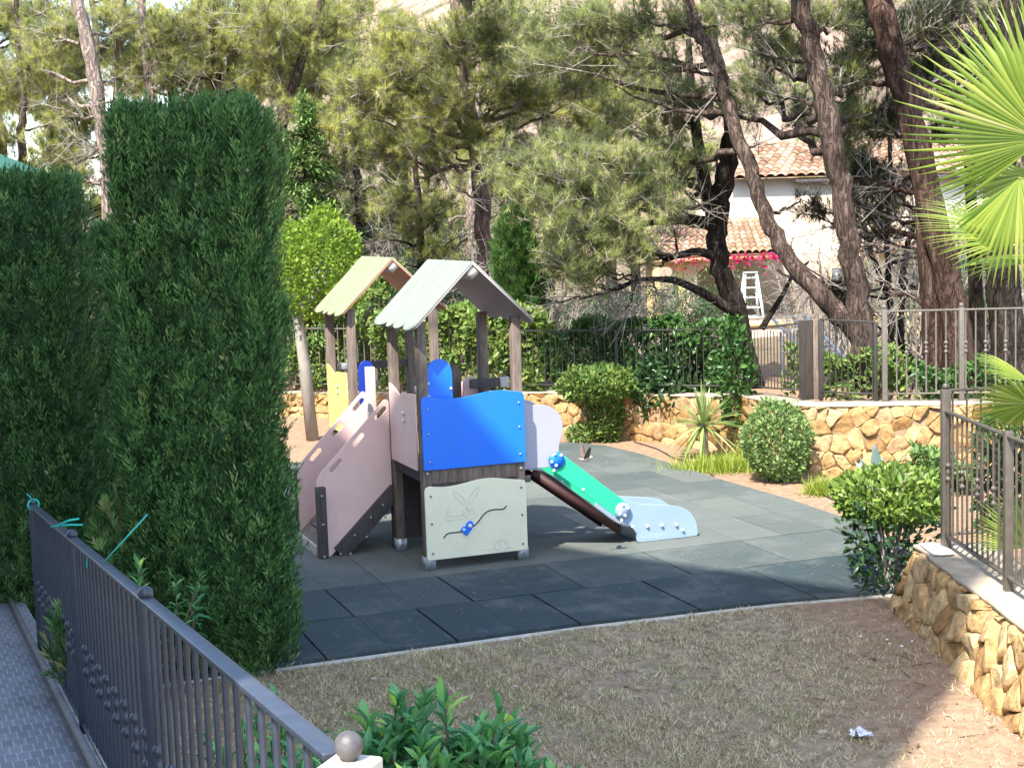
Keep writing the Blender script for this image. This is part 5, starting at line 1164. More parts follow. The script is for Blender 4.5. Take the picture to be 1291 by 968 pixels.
    def deadwood(s, T, n=10, L=.6):
        """bare grey limb with twigs"""
        r = s.r; q = s.limb(np.array(T, float) - s.base, None); i = r.integers(2, len(q), n); d = nrm(nrm(q[-1] - q[0]) * .6 + r.normal(0, .6, (n, 3))); p1 = q[i] + d * (L * r.uniform(.3, 1, n))[:, None]; s.tw.segs(q[i], p1, .0065, .003, 4)
        for _ in range(3):
            a = q[i] + (p1 - q[i]) * r.uniform(.3, 1, n)[:, None]; b = a + nrm(d + r.normal(0, .8, d.shape)) * (L * .5 * r.uniform(.3, 1, n))[:, None]; s.tw.segs(a, b, .0035, .0018, 3)
        return s
    def done(s):
        s.w.build('trunk', s.bark, s.o, smooth=True)
        if s.c.n: s.c.build('crown', s.needle, s.o)
        if s.tw.n: s.tw.build('twigs', M['twig'], s.o)
        return s.o
def tpx(pts, Y, z0=None):
    out = []
    for p in pts:
        yy = p[2] if len(p) > 2 else Y; out.append(D(p[0], p[1], yy))
    if z0 is not None: out[0][2] = z0
    return out
def C(px, py, Y): return D(px, py, Y)
def w2r(w, Y): return w / FPX * Y / 2 * .9
rp = random.Random(5)
def many(P, lst, **kw):
    for it in lst:
        x, y, Y, R = it[:4]; kk = dict(kw); 
        if len(it) > 4: kk.update(it[4])
        P.clump(C(x, y, Y), R / FPX * Y, **kk)
    return P
# --- right-hand group, near the fence
P = Pine('red-barked thick pine with two fused stems behind the tall grey fence', tpx([(1222, 500, 20.6), (1205, 400, 20.6), (1178, 280, 20.6), (1150, 150, 20.7), (1128, 70, 20.8), (1098, -30, 21), (1070, -120, 21.3)], 20.6, .7), [w2r(44, 20.6), w2r(40, 20.6), w2r(37, 20.6), w2r(37, 20.6), w2r(36, 20.7), w2r(35, 21), w2r(28, 21)], M['bark_red'], M['pine_dark'], 401)
many(P, [(1040, -90, 19.5, 80), (1120, -130, 19, 90), (1190, -80, 19.3, 80), (1240, -140, 19.5, 80)], dens=.45)
P.trunk2(tpx([(1180, 500, 20.8), (1176, 400, 20.8), (1168, 300, 20.8), (1160, 200, 20.75)], 20.8), [w2r(34, 20.8), w2r(30, 20.8), w2r(28, 20.8), w2r(20, 20.8)])
many(P, [(1110, 150, 22, 60), (1090, 210, 22.2, 45), (1130, 50, 22, 70), (1210, 20, 22.5, 80), (1070, 90, 22.4, 50), (1180, 90, 23, 60), (1240, 90, 23, 60), (1090, 20, 22.5, 55), (1120, 230, 22.5, 40), (1085, 260, 22.6, 35), (1150, 30, 22.6, 60)], dens=1.4); [P.deadwood(C(x_, y_, 22.), 16, .8) for x_, y_ in ((1110, 300), (1090, 340), (1130, 260), (1080, 220), (1140, 350), (1100, 200))]; P.deadwood(C(1250, 300, 21), 6, .4); P.done()
P = Pine('dark thick pine trunk half hidden by the palm at the right edge', tpx([(1278, 500, 21.6), (1268, 400, 21.6), (1258, 290, 21.6), (1262, 180, 21.7), (1280, 0, 22), (1290, -120, 22)], 21.6, .7), [w2r(52, 21.6), w2r(48, 21.6), w2r(44, 21.6), w2r(40, 21.6), w2r(34, 22), w2r(26, 22)], M['bark_dark'], M['pine_dark'], 402)
P.trunk2(tpx([(1240, 500, 22), (1232, 400, 22), (1226, 290, 22), (1222, 200, 22)], 22), [w2r(24, 22), w2r(22, 22), w2r(18, 22), w2r(14, 22)]); many(P, [(1290, 30, 23, 80), (1230, 140, 23.5, 60)], dens=1.1); P.done()
P = Pine('straight brown pine whose foot stands beside the dark close-set fence', tpx([(1098, 505, 20.2), (1085, 410, 20.2), (1072, 320, 20.2), (1060, 245, 20.2), (1044, 160, 20.2), (1026, 70, 20.3), (1008, -10, 20.4), (985, -120, 20.6)], 20.2, .8), [w2r(46, 20.2), w2r(33, 20.2), w2r(30, 20.2), w2r(29, 20.2), w2r(30, 20.2), w2r(28, 20.2), w2r(25, 20.3), w2r(18, 20.5)], M['bark'], M['pine_grey'], 403)
many(P, [(960, -80, 19.6, 80), (1030, -150, 19, 80), (900, -120, 20, 80)], dens=.3)
many(P, [(1000, 15, 21.5, 55), (960, 50, 22, 50), (1060, 20, 21.5, 60), (1075, 80, 22, 40), (930, 10, 21, 60), (985, 70, 22.5, 45), (1010, 140, 23, 35), (1080, 130, 22.5, 55), (945, 100, 23, 40), (1060, 180, 23, 40), (890, 120, 23.5, 45)], dens=1.2); P.deadwood(C(975, 120, 21), 14, .7); P.deadwood(C(1120, 390, 21), 10, .5); P.deadwood(C(960, 60, 21), 12, .6); P.done()
P = Pine('slender grey pine leaning far to the left across the white villa', tpx([(1100, 500, 20.5), (1085, 420, 20.6), (1045, 385, 20.8), (1000, 335, 21), (968, 280, 21.3), (945, 215, 21.6), (920, 140, 21.9), (895, 70, 22.2), (866, 0, 22.6), (830, -100, 23)], 20.5, .8), [w2r(32, 20.5), w2r(30, 20.6), w2r(27, 20.8), w2r(24, 21), w2r(22, 21.3), w2r(20, 21.6), w2r(19, 21.9), w2r(17, 22), w2r(15, 22.5), w2r(11, 23)], M['bark'], M['pine_grey'], 404)
many(P, [(800, -70, 21.5, 80), (860, -130, 21, 80), (740, -110, 22, 80)], dens=.3)
many(P, [(860, 30, 23, 60), (800, 20, 23, 60), (830, 80, 22.5, 50), (760, 60, 23.5, 55), (905, 30, 23, 45), (720, 20, 23.5, 60), (680, 80, 24, 50), (780, 150, 24, 50), (850, 120, 24, 50)], dens=1.2); P.deadwood(C(720, 45, 23), 16, .8); P.deadwood(C(780, 110, 23), 16, .8); [P.deadwood(C(x_, y_, 22.), 12, .6) for x_, y_ in ((1010, 250), (960, 180), (1000, 300), (980, 340), (900, 110), (1030, 330))]; P.done()
P = Pine('black-trunked pine with low spreading limbs in front of the porch', tpx([(948, 430, 23.5), (926, 385, 23.5), (911, 345, 23.5), (903, 300, 23.5), (907, 258, 23.6), (917, 205, 23.6), (925, 150, 23.7), (905, 80, 24), (890, 0, 24.3), (880, -90, 24.5)], 23.5, .55), [w2r(34, 23.5), w2r(29, 23.5), w2r(26, 23.5), w2r(27, 23.5), w2r(30, 23.5), w2r(26, 23.6), w2r(22, 23.7), w2r(18, 24), w2r(15, 24), w2r(10, 24)], M['bark_dark'], M['pine_grey'], 405)
P.trunk2(tpx([(903, 290, 23.5), (888, 230, 23.6), (880, 180, 23.8), (872, 120, 24), (868, 50, 24.2)], 23.5), [w2r(22, 23.5), w2r(18, 23.6), w2r(16, 23.8), w2r(12, 24), w2r(8, 24)])
P.trunk2(tpx([(928, 395, 23.4), (892, 372, 23.2), (850, 352, 23.0), (805, 352, 22.8)], 23.4), [w2r(16, 23.4), w2r(13, 23.4), w2r(10, 23), w2r(6, 23)])
P.trunk2(tpx([(905, 325, 23.5), (880, 316, 23.2), (855, 322, 23), (835, 330, 23)], 23.4), [w2r(15, 23.4), w2r(11, 23.4), w2r(9, 23), w2r(5, 23)])
P.trunk2(tpx([(960, 415, 23.4), (985, 375, 23.4), (1000, 345, 23.4), (1020, 330, 23.4)], 23.4), [w2r(10, 23.4), w2r(7, 23.4), w2r(5, 23), w2r(3, 23)])
many(P, [(845, 200, 23, 55), (800, 240, 22.5, 60), (760, 285, 22, 55), (715, 290, 21.8, 60), (712, 345, 21.6, 38), (740, 335, 21.8, 45), (790, 310, 22, 50), (830, 265, 22.6, 50), (700, 225, 22, 60), (660, 235, 22, 45), (640, 205, 22, 45), (770, 210, 22.5, 55), (720, 190, 22.5, 50), (850, 150, 24, 45), (705, 330, 21.4, 38), (695, 270, 21.5, 50)], dens=1.3, tb=(2.4, 1.8)); 
for x, y in ((800, 340), (770, 365), (830, 370), (790, 390), (850, 290), (820, 300), (735, 375), (760, 250), (870, 250), (720, 350), (700, 380)): P.deadwood(C(x, y, 22.6), 18, .75)
P.done()
P = Pine('tall pinkish pine trunk rising right behind the front playhouse roof', tpx([(622, 440, 27.5), (616, 370, 27.5), (611, 300, 27.5), (603, 210, 27.5), (588, 100, 27.7), (572, 0, 28), (560, -100, 28)], 27.5, .45), [w2r(27, 27.5), w2r(24, 27.5), w2r(23, 27.5), w2r(21, 27.5), w2r(17, 27.6), w2r(14, 28), w2r(9, 28)], M['bark_pink'], M['pine'], 406)
many(P, [(520, -60, 25, 80), (600, -90, 24.5, 80), (680, -60, 25, 80)], dens=.5)
many(P, [(560, 50, 26.5, 70), (620, 40, 26.5, 70), (510, 90, 26.2, 65), (640, 110, 26.3, 60), (560, 130, 26, 60), (700, 60, 26.5, 65), (690, 120, 26.4, 50), (480, 50, 26.4, 60), (600, 170, 26.5, 45), (740, 100, 26.8, 50), (520, 170, 26.2, 50), (450, 120, 26, 55), (640, 175, 26.2, 45), (470, 180, 26.4, 40)], dens=1.2, tb=(2.6, 1.7))
for x, y in ((500, 110), (560, 180), (640, 160), (690, 170), (570, 240), (720, 130), (610, 330), (470, 150), (640, 330)): P.deadwood(C(x, y, 26.3), 16, .9)
P.done()
P = Pine('leafy young pine with hanging yellow-green boughs behind the playhouse', tpx([(540, 440, 28.5), (532, 350, 28.5), (528, 260, 28.5), (520, 160, 28.6)], 28.5, .45), [w2r(16, 28.5), w2r(13, 28.5), w2r(10, 28.5), w2r(5, 28.5)], M['bark_dark'], M['pine'], 407)
many(P, [(520, 285, 27.6, 38), (555, 270, 27.8, 36), (500, 250, 28, 38), (560, 215, 28, 40), (545, 315, 27.5, 28)], dens=1.0, tb=(2.6, 1.8)); 
for x, y in ((470, 290), (500, 330), (570, 350), (560, 380), (590, 300), (480, 220), (575, 300)): P.deadwood(C(x, y, 28), 18, 1.)
P.done()
P = Pine('crooked leaning pine stem beside the top right corner of the tall clipped cypress', tpx([(338, 300, 29), (352, 175, 29), (362, 130, 29), (377, 88, 29), (400, 20, 29.3), (420, -60, 29.6)], 29, .4), [w2r(16, 29), w2r(15, 29), w2r(15, 29), w2r(13, 29), w2r(10, 29), w2r(7, 29)], M['bark'], M['pine'], 408)
many(P, [(370, 40, 29.5, 65), (420, 50, 29.5, 60), (340, 80, 29, 55), (400, 110, 29.5, 55), (440, 20, 29.5, 60), (320, 30, 28.5, 60), (420, 160, 28, 35), (380, 140, 28.5, 35)], dens=1.2, tb=(3, 1.5)); 
for x, y in ((400, 170), (440, 200), (370, 150), (430, 240), (450, 160)): P.deadwood(C(x, y, 28.5), 14, .9)
P.done()
# --- left
P = Pine('pale pink-barked pine leaning beside the top left corner of the tall clipped cypress', tpx([(150, 330, 30), (130, 170, 30), (121, 110, 30), (112, 60, 30), (97, 0, 30), (80, -80, 30)], 30, .3), [w2r(23, 30), w2r(20, 30), w2r(20, 30), w2r(18, 30), w2r(17, 30), w2r(12, 30)], M['bark_pale'], M['pine'], 409)
many(P, [(60, 40, 31, 60), (150, 30, 31.2, 55), (30, 80, 30.6, 50), (70, 120, 31, 50), (60, 190, 31, 50), (155, 90, 31, 45), (90, 220, 31, 40)], dens=1.0, tb=(2.6, 1.7)); 
for x, y in ((120, 190), (90, 170), (150, 120), (60, 130)): P.deadwood(C(x, y, 29.6), 16, .9)
P.done()
P = Pine('thin far pine at the left edge above the lower clipped block', tpx([(34, 330, 33), (28, 200, 33), (28, 130, 33), (24, 60, 33), (20, -20, 33)], 33, .3), [w2r(14, 33), w2r(12, 33), w2r(11, 33), w2r(9, 33), w2r(6, 33)], M['bark'], M['pine'], 410)
many(P, [(20, 110, 33.5, 45), (50, 70, 33.5, 45), (10, 170, 33, 40), (70, 150, 33.5, 40), (15, 10, 33.5, 40), (70, 10, 34, 50)], dens=.9); P.done()
P = Pine('slim pale pine directly over the top of the tall clipped cypress', tpx([(196, 330, 31), (187, 115, 31), (183, 60, 31), (178, -10, 31), (172, -90, 31)], 31, .3), [w2r(15, 31), w2r(13, 31), w2r(12, 31), w2r(11, 31), w2r(7, 31)], M['bark_pale'], M['pine'], 411)
P.trunk2(tpx([(150, 330, 31.2), (148, 100, 31.2), (150, 40, 31.2), (158, -20, 31.2)], 31), [w2r(12, 31)] * 3 + [w2r(8, 31)])
many(P, [(210, 40, 30.5, 50), (170, 80, 31.5, 40), (230, 90, 30.5, 45), (150, 20, 32, 45), (250, 40, 31, 45), (215, 110, 31, 35)], dens=1., tb=(2.2, 2.2)); P.deadwood(C(240, 60, 30.5), 18, 1.); P.deadwood(C(210, 90, 30.5), 14, 1.); P.done()
P = Pine('dark twin-stemmed pine above the right half of the tall clipped cypress', tpx([(280, 330, 30.5), (275, 115, 30.5), (273, 60, 30.5), (270, 0, 30.5), (262, -80, 30.5)], 30.5, .3), [w2r(19, 30.5), w2r(17, 30.5), w2r(16, 30.5), w2r(13, 30.5), w2r(8, 30.5)], M['bark_dark'], M['pine'], 412)
P.trunk2(tpx([(296, 330, 30.6), (291, 115, 30.6), (292, 60, 30.6), (300, 0, 30.6)], 30.6), [w2r(16, 30.6), w2r(14, 30.6), w2r(12, 30.6), w2r(8, 30.6)])
many(P, [(260, 20, 30, 50), (300, 60, 29.8, 50), (320, 110, 29.8, 40), (250, 95, 30.5, 38), (340, 20, 30, 50)], dens=1.1, tb=(2.2, 2.2)); P.deadwood(C(245, 95, 30), 10, .7); P.done()
# --- thin dark stems in front of the villa, right of the straight pine
for i, (pts, lab) in enumerate([([(1130, 500), (1122, 400), (1118, 300), (1122, 180), (1118, 100)], 'thin dark leaning stem left of the red-barked pine'), ([(1150, 500), (1135, 420), (1140, 330), (1160, 260), (1170, 180)], 'thin forked dark tree touching the left side of the red-barked pine'), ([(1150, 470), (1120, 380), (1090, 290), (1072, 230), (1060, 180)], 'thin slanting dark tree crossing behind the straight brown pine')]):
    P = Pine(lab, tpx(pts, 23.5 + i * .6, .6), [w2r(11, 23), w2r(9, 23), w2r(8, 23), w2r(6, 23), w2r(4, 23)], M['bark_dark'], M['pine_dark'], 420 + i, name='thin_tree')
    for k in range(5): P.deadwood(C(pts[2][0] + rp.uniform(-70, 70), pts[2][1] + rp.uniform(-90, 70), 23.5), 12, .7)
    many(P, [(pts[4][0] + 10, pts[4][1] - 10, 24, 35)], dens=.9); many(P, [(pts[3][0] - 45, pts[3][1] + 30, 24, 30), (pts[2][0] - 60, pts[2][1] - 20, 24.3, 28), (pts[2][0] + 40, pts[2][1] - 30, 24, 26), (pts[1][0] - 70, pts[1][1] - 20, 24.4, 24)], dens=.55, bare=.3); P.done()

# --- woodland further back: a few trees copied about, each turned its own way
def wild_pine(label, seed, h, bark_, needle, tb):
    r = np.random.default_rng(seed); lean = r.normal(0, .5, 2); tr = [np.array([lean[0] * f * f, lean[1] * f * f, h * f]) for f in np.linspace(0, 1, 6)]
    P = Pine(label, tr, np.linspace(.17, .05, 6), bark_, needle, seed, 'pines in the wood behind')
    for i in range(22):
        f = r.uniform(.32, 1.02); az = r.uniform(0, 2 * PI); q = (1.9 * (1.1 - f) + .6) * r.uniform(.5, 1.1); P.clump(np.array([lean[0] * f * f + math.cos(az) * q, lean[1] * f * f + math.sin(az) * q, h * f + .2]), r.uniform(.6, 1.0), .75, 10, .17, .012, tb=tb)
    for i in range(8):
        f = r.uniform(.15, .5); az = r.uniform(0, 2 * PI); P.deadwood(np.array([math.cos(az) * 1.5, math.sin(az) * 1.5, h * f + .3]), 12, .8)
    return P.done()
wp = [wild_pine('x', 501, 8.5, M['bark'], M['pine'], (2.4, 2.)), wild_pine('x', 502, 7.2, M['bark_dark'], M['pine'], (3, 1.6)), wild_pine('x', 503, 9.5, M['bark_pale'], M['pine_grey'], (2.2, 2))]
spots = [(20, 36, 0, 'far sunlit pine in the top left corner'), (75, 40, 1, 'far yellow-green pine left of the pale pink trunk'), (140, 37, 2, 'far grey-green pine between the pale trunks at top left'), (225, 36, 1, 'far bright pine behind the top of the tall clipped cypress'), (300, 38, 0, 'far pine behind the dark twin stems'), (375, 35, 2, 'far pine behind the crooked leaning stem'), (455, 36, 1, 'far pine behind the fir-like conifer'), (520, 39, 0, 'far pine behind the rear playhouse roof'), (590, 36, 2, 'far pine behind the tall pinkish trunk'), (690, 39, 1, 'far pine right of the columnar cypress'), (-30, 34, 1, 'far pine just outside the left edge reaching into the corner'), (770, 44, 0, 'far pine left of the porch roof'), (1010, 60, 1, 'bright green pine above the upper villa roof'), (965, 62, 0, 'second green pine above the villa roof by the slope'), (1290, 33, 2, 'far dark pine behind the palm'), (1200, 60, 0, 'far pine above the right part of the upper villa roof'), (905, 64, 1, 'far pine on the slope left of the upper villa roof'), (850, 58, 2, 'far grey-green pine above the porch roof'), (1090, 66, 2, 'far pine high on the slope behind the straight brown trunk'), (640, 46, 0, 'far pine deep in the wood behind the columnar cypress'), (420, 44, 0, 'far pine deep in the wood above the fir-like conifer'), (540, 50, 1, 'far pine at the foot of the slope behind the young pine'), (730, 56, 2, 'far pine on the slope above the hanging boughs'), (800, 52, 1, 'far yellow-green pine left of the black-trunked pine'), (480, 58, 2, 'far grey-green pine between the two playhouse roofs, high on the slope'), (600, 60, 1, 'far pine high on the slope left of the tall pinkish trunk')]
for i, (px, Y, k, lab) in enumerate(spots):
    first = not any(s_[2] == k for s_ in spots[:i]); o = wp[k] if first else copy_tree(wp[k]); x = D(px, 300, Y)[0]; o.location = (x, Y, float(ground_z(x, Y)) - .05); o.rotation_euler = (0, 0, rp.uniform(0, 6.28)); sc_ = rp.uniform(.85, 1.12) * (.62 if Y > 55 else 1); o.scale = (sc_,) * 3; o['label'] = lab
# tangles of dry brush below the pines
def brush(label, seed, R, n, green=0):
    r = np.random.default_rng(seed); o = empty('dry_brush', (0, 0, 0), 0, label, 'brush', 'dry brush under the pines'); g = Geo(); c = Geo()
    for i in range(n):
        az = r.uniform(0, 2 * PI); b = np.array([math.cos(az), math.sin(az), 0]) * r.uniform(0, .6) * R[0]; e = b + np.array([r.normal(0, R[0] * .6), r.normal(0, R[0] * .6), r.uniform(.5, 1) * R[2]]); q = bez(b, (b + e) / 2 + r.normal(0, .2, 3), e, 7); g.tube(q, np.linspace(.02, .005, 7), 4, caps=False); k = 9; j = r.integers(2, 7, k); d = nrm(r.normal(0, 1, (k, 3)) + np.array([0, 0, .3])); p1 = q[j] + d * r.uniform(.15, .6, k)[:, None]; g.segs(q[j], p1, .007, .003, 3); p2 = p1 + nrm(d + r.normal(0, .7, d.shape)) * r.uniform(.1, .35, k)[:, None]; g.segs(p1, p2, .003, .0015, 3)
        if green:
            P = np.repeat(p1, green, 0) + r.normal(0, .08, (k * green, 3)); dd = rand_dir(len(P), r); c.leaves(P, dd, perp(dd), .09, .03, r.beta(1.6, 3, len(P)))
    g.build('stems', M['twig'], o); 
    if green: c.build('foliage', M['ivy'], o)
    return o
br = [brush('x', 601, (1.1, 1.1, 2.6), 34, 14), brush('x', 602, (1.0, 1., 2.2), 30, 0), brush('x', 603, (1.2, 1.2, 1.8), 30, 26)]
bs = [(430, 29.5, 0, 'twiggy brush with small dark leaves right of the round-crowned tree'), (490, 30, 1, 'bare grey brush behind the rear playhouse roof'), (560, 30.5, 0, 'leafy brush left of the tall pinkish trunk'), (590, 29, 2, 'low dark brush behind the front playhouse roof'), (690, 26, 1, 'bare grey brush right of the columnar cypress'), (735, 27, 2, 'low dark brush behind the back fence under the hanging boughs'), (780, 28, 1, 'tangle of grey twigs left of the yellow porch column'), (470, 33, 2, 'dark brush behind the fir-like conifer'), (640, 33, 0, 'tall dark brush behind the columnar cypress'), (530, 34, 2, 'dark brush deep in the wood behind the young pine'), (380, 33, 0, 'dark brush behind the round-crowned tree'), (1060, 27, 1, 'dry twigs in front of the villa wall'), (1240, 28, 2, 'dark brush behind the thick trunks at the right'), (1180, 27, 0, 'leafy brush between the villa wall and the red-barked pine'), (1022, 29, 1, 'bare twiggy shrub right of the white stepladder'), (870, 31, 2, 'low dry shrub in front of the porch arches')]
for i, (px, Y, k, lab) in enumerate(bs):
    first = not any(s_[2] == k for s_ in bs[:i]); o = br[k] if first else copy_tree(br[k]); x = D(px, 400, Y)[0]; o.location = (x, Y, float(ground_z(x, Y)) - .05); o.rotation_euler = (0, 0, rp.uniform(0, 6.28)); q_ = rp.uniform(.8, 1.1); o.scale = (q_, q_, q_); o['label'] = lab
# scrub on the far hillside
r = np.random.default_rng(620); g = Geo(); n = 900; x = r.uniform(-35, 70, n); y = r.uniform(66, 150, n); z = ground_z(x, y)
for a, b, c_ in zip(x, y, z): ellip_leaves(g, (a, b, c_ + .4), (r.uniform(.5, 1.4),) * 2 + (r.uniform(.4, 1.1),), 150, .22, .6, r)
tag(g.build('hillside_scrub', M['pine_grey']), 'grey-green scrub dotted over the far pinkish hillside', 'scrub', kind='stuff')
# ================================================================== the villa behind
M['stucco'] = simple('white_stucco', (.60, .55, .48), .9, .03, 3, .1, 40, .1); M['stucco_warm'] = simple('beige_stucco', (.58, .44, .32), .9, .06, 3, .1, 40, .1); M['trim'] = simple('yellow_trim', (.66, .48, .22), .85, .08, 6, .1, 40, .1); M['glass'] = simple('dark_window_glass', (.05, .06, .07), .08, .1, 3, 0, 10, .6); M['shade_blind'] = simple('grey_shutter', (.28, .29, .28), .6, .05)
M['tileroof'] = tinted('terracotta_tiles', [(0, (.28, .15, .09)), (.5, (.40, .25, .155)), (1, (.48, .36, .25))], .9, 6, .3, .4)
villa = empty('villa', (0, 0, 0), 0, 'white villa with orange tiled roofs and an arched yellow porch beyond the pines', 'house')
YV = 44.
def V(px, py, Y=YV): return D(px, py, Y)
def tiles(parent, name, p00, p10, p11, p01, nx_, rows, seed):
    """barrel tiles on a sloping quad: p00-p10 the eave, p01-p11 the ridge"""
    r = np.random.default_rng(seed); g = Geo(); p00, p10, p11, p01 = [np.array(p, float) for p in (p00, p10, p11, p01)]; up = nrm(np.cross(p10 - p00, p01 - p00)); up = up if up[2] > 0 else -up
    k = 6
    for j in range(rows):
        v0, v1 = j / rows, min(1, (j + 1.12) / rows)
        for i in range(nx_):
            vs = []
            for (v, lift) in ((v0, .05), (v1, .02)):
                a = p00 + (p01 - p00) * v; b = p10 + (p11 - p10) * v
                for q in range(k + 1):
                    t = q / k; u = (i + t) / nx_; vs.append(a + (b - a) * u + up * (lift + .085 * math.sin(t * PI) ** .8))
            g.add(vs, [(q, q + 1, k + 2 + q, k + 1 + q) for q in range(k)], qt=r.uniform(0, 1))
    g.add([p00, p10, p11, p01], [(0, 1, 2, 3)], qt=.2); return g.build(name, M['tileroof'], parent)
# porch in front
zf = -.1; pe = V(880, 322)[2]           # floor, eave height
x0, x1 = V(800, 330)[0], V(985, 330)[0]
def wallbox(name, m, x0_, x1_, y0, y1, z0, z1): return box_part(name, m, villa, (x0_, x1_, y0, y1, z0, z1), bevel=0)
roof1 = tiles(villa, 'roof', (x0 - .2, YV - .6, pe), (x1 + .1, YV - .6, pe), (x1 + .1, YV + 3.0, pe + 1.0), (x0 + .9, YV + 3.0, pe + 1.0), 22, 9, 1)
box_part('fascia', M['trim'], roof1, (x0 - .15, x1 + .1, YV - .56, YV - .40, pe - .16, pe - .01), bevel=0)
wallbox('wall', M['stucco_warm'], V(895, 350)[0], V(1120, 350)[0] + 2, YV + 2.6, YV + 3.0, zf - .3, pe + 1.6)
box_part('floor', M['stucco_warm'], villa, (x0 - .4, x1 + 6, YV - .6, YV + 2.59, zf - .4, zf), bevel=0)
def arcade(px0, px1, Y, mat):
    """wall with a round arched opening"""
    a, b = V(px0, 350, Y)[0], V(px1, 350, Y)[0]; w = b - a; pw = .17 * w; top = pe - .17; sp = top - .42 * w
    ol = [(a, zf), (a + pw, zf), (a + pw, sp)] + [(a + w / 2 - (w / 2 - pw) * math.cos(t), sp + (w / 2 - pw) * .95 * math.sin(t)) for t in np.linspace(0, PI, 16)] + [(b - pw, sp), (b - pw, zf), (b, zf), (b, top), (a, top)]
    return plate('arch', ol, mat, villa, MX((0, Y, 0), (1, 0, 0), (0, 0, 1)), .35, bevel=.01)
arcade(815, 862, YV + .0, M['trim']); arcade(862.5, 925, YV + .0, M['stucco_warm'])
g = Geo(); cx = V(828, 380, YV - .3)[0]; g.tube([(cx, YV - .38, zf), (cx, YV - .38, zf + .5)], [.21, .19], 4); g.tube([(cx, YV - .38, zf + .5), (cx, YV - .38, pe - .17)], [.135, .12], 12); g.build('column', M['trim'], villa)
# bougainvillea under the eave
for (pa, pb, nn_, lab) in ((845, 890, 70, 'pink bougainvillea under the porch eave left of the black-trunked pine'), (915, 985, 170, 'bright pink bougainvillea hanging under the porch eave right of the black-trunked pine')):
    a, b = V(pa, 330)[0], V(pb, 330)[0]; o = empty('bougainvillea', (a, YV - .75, pe - .6), 0, lab, 'flowering plant'); r = np.random.default_rng(pa); g = Geo(); P = np.column_stack([r.uniform(0, b - a, nn_), r.normal(0, .12, nn_), .58 - np.abs(r.normal(0, .15, nn_)) * (1 + .6 * np.sin(np.arange(nn_)))]); d = rand_dir(nn_, r); g.leaves(P, d, perp(d), .13, .1, r.random(nn_)); g.build('flowers', M['flower'], o)
    g = Geo(); P = P[::3] + r.normal(0, .12, P[::3].shape) - np.array([0, 0, .2]); d = rand_dir(len(P), r); g.leaves(P, d, perp(d), .14, .06, r.random(len(P))); g.build('foliage', M['ivy'], o)
# upper house
YU = 50.; za, zb = V(950, 285, YU)[2], V(950, 226, YU)[2]; xa, xb = V(925, 250, YU)[0], V(1330, 250, YU)[0]
wallbox('wall', M['stucco'], xa, xb, YU, YU + 5, -.3, zb)
re = V(1000, 224, YU)[2]
tiles(villa, 'roof', (xa - .35, YU - .5, re), (V(1240, 224, YU)[0], YU - .5, re), (V(1240, 190, YU)[0], YU + 4, re + 1.25), (xa + 1.6, YU + 4, re + 1.25), 26, 10, 2)
box_part('eave_beam', M['darkwood'], villa, (V(1000, 230, YU)[0], xb, YU - .45, YU - .30, re - .2, re - .06), bevel=0)
box_part('balcony', M['stucco'], villa, (V(1045, 270, YU)[0], xb, YU - 1.2, YU - .01, V(1100, 300, YU)[2], V(1100, 272, YU)[2]), bevel=0)
w = box_part('window', M['shade_blind'], villa, (V(1075, 250, YU)[0], V(1150, 250, YU)[0], YU - .05, YU - .002, V(1100, 268, YU)[2], V(1100, 240, YU)[2]), bevel=0)
wn = box_part('window', M['trim'], villa, (V(1070, 350, YV)[0], V(1092, 350, YV)[0], YV + 2.54, YV + 2.598, .5, 1.5), bevel=0); box_part('pane', M['glass'], wn, (V(1072, 350, YV)[0], V(1090, 350, YV)[0], YV + 2.52, YV + 2.538, .6, 1.42), bevel=0)
g = Geo(); c = V(912, 315, YU - 3.2); g.box(c[0] - .14, c[0] + .16, YU - 3.2, YU - 2.9, pe + .4, pe + 1.25); g.build('chimney', M['stucco'], villa)
# second roof strip lower right
tiles(villa, 'roof', (V(1080, 318, 46)[0], 45.6, V(1100, 318, 46)[2]), (V(1300, 318, 46)[0], 45.6, V(1100, 318, 46)[2]), (V(1300, 302, 48)[0], 48, V(1100, 302, 48)[2]), (V(1080, 302, 48)[0], 48, V(1100, 302, 48)[2]), 24, 5, 3)
# terrace in front: balustrade and low white wall
tw = empty('terrace_wall', (0, 0, 0), 0, 'white terrace wall with a yellow balustrade behind the tall grey fence', 'wall')
YT = 36.; a, b = D(1085, 430, YT)[0], D(1330, 430, YT)[0]; zt = D(1150, 425, YT)[2]; zt2 = D(1150, 395, YT)[2]
box_part('wall', M['stucco'], tw, (a, b, YT, YT + .25, -.3, zt), bevel=0); box_part('handrail', M['trim'], tw, (a, b, YT + .02, YT + .2, zt2 - .07, zt2), bevel=0)
k = int((b - a) / .26)
for i in range(k): 
    g = Geo(); x = a + .1 + i * .26; g.tube([(x, YT + .11, zt), (x, YT + .11, zt + .12), (x, YT + .11, zt + .28), (x, YT + .11, zt2 - .07)], [.045, .07, .035, .05], 8); g.build('baluster', M['trim'], tw)
tw = empty('terrace_wall', (0, 0, 0), 0, 'low yellow garden wall below the porch left of the brown gate post', 'wall'); a, b = D(935, 430, YT)[0], D(1000, 430, YT)[0]
box_part('wall', M['stucco_warm'], tw, (a, b, YT, YT + .3, -.3, D(960, 412, YT)[2]), bevel=0); box_part('coping', M['trim'], tw, (a - .05, b + .05, YT - .05, YT + .35, D(960, 412, YT)[2], D(960, 405, YT)[2]), bevel=0)
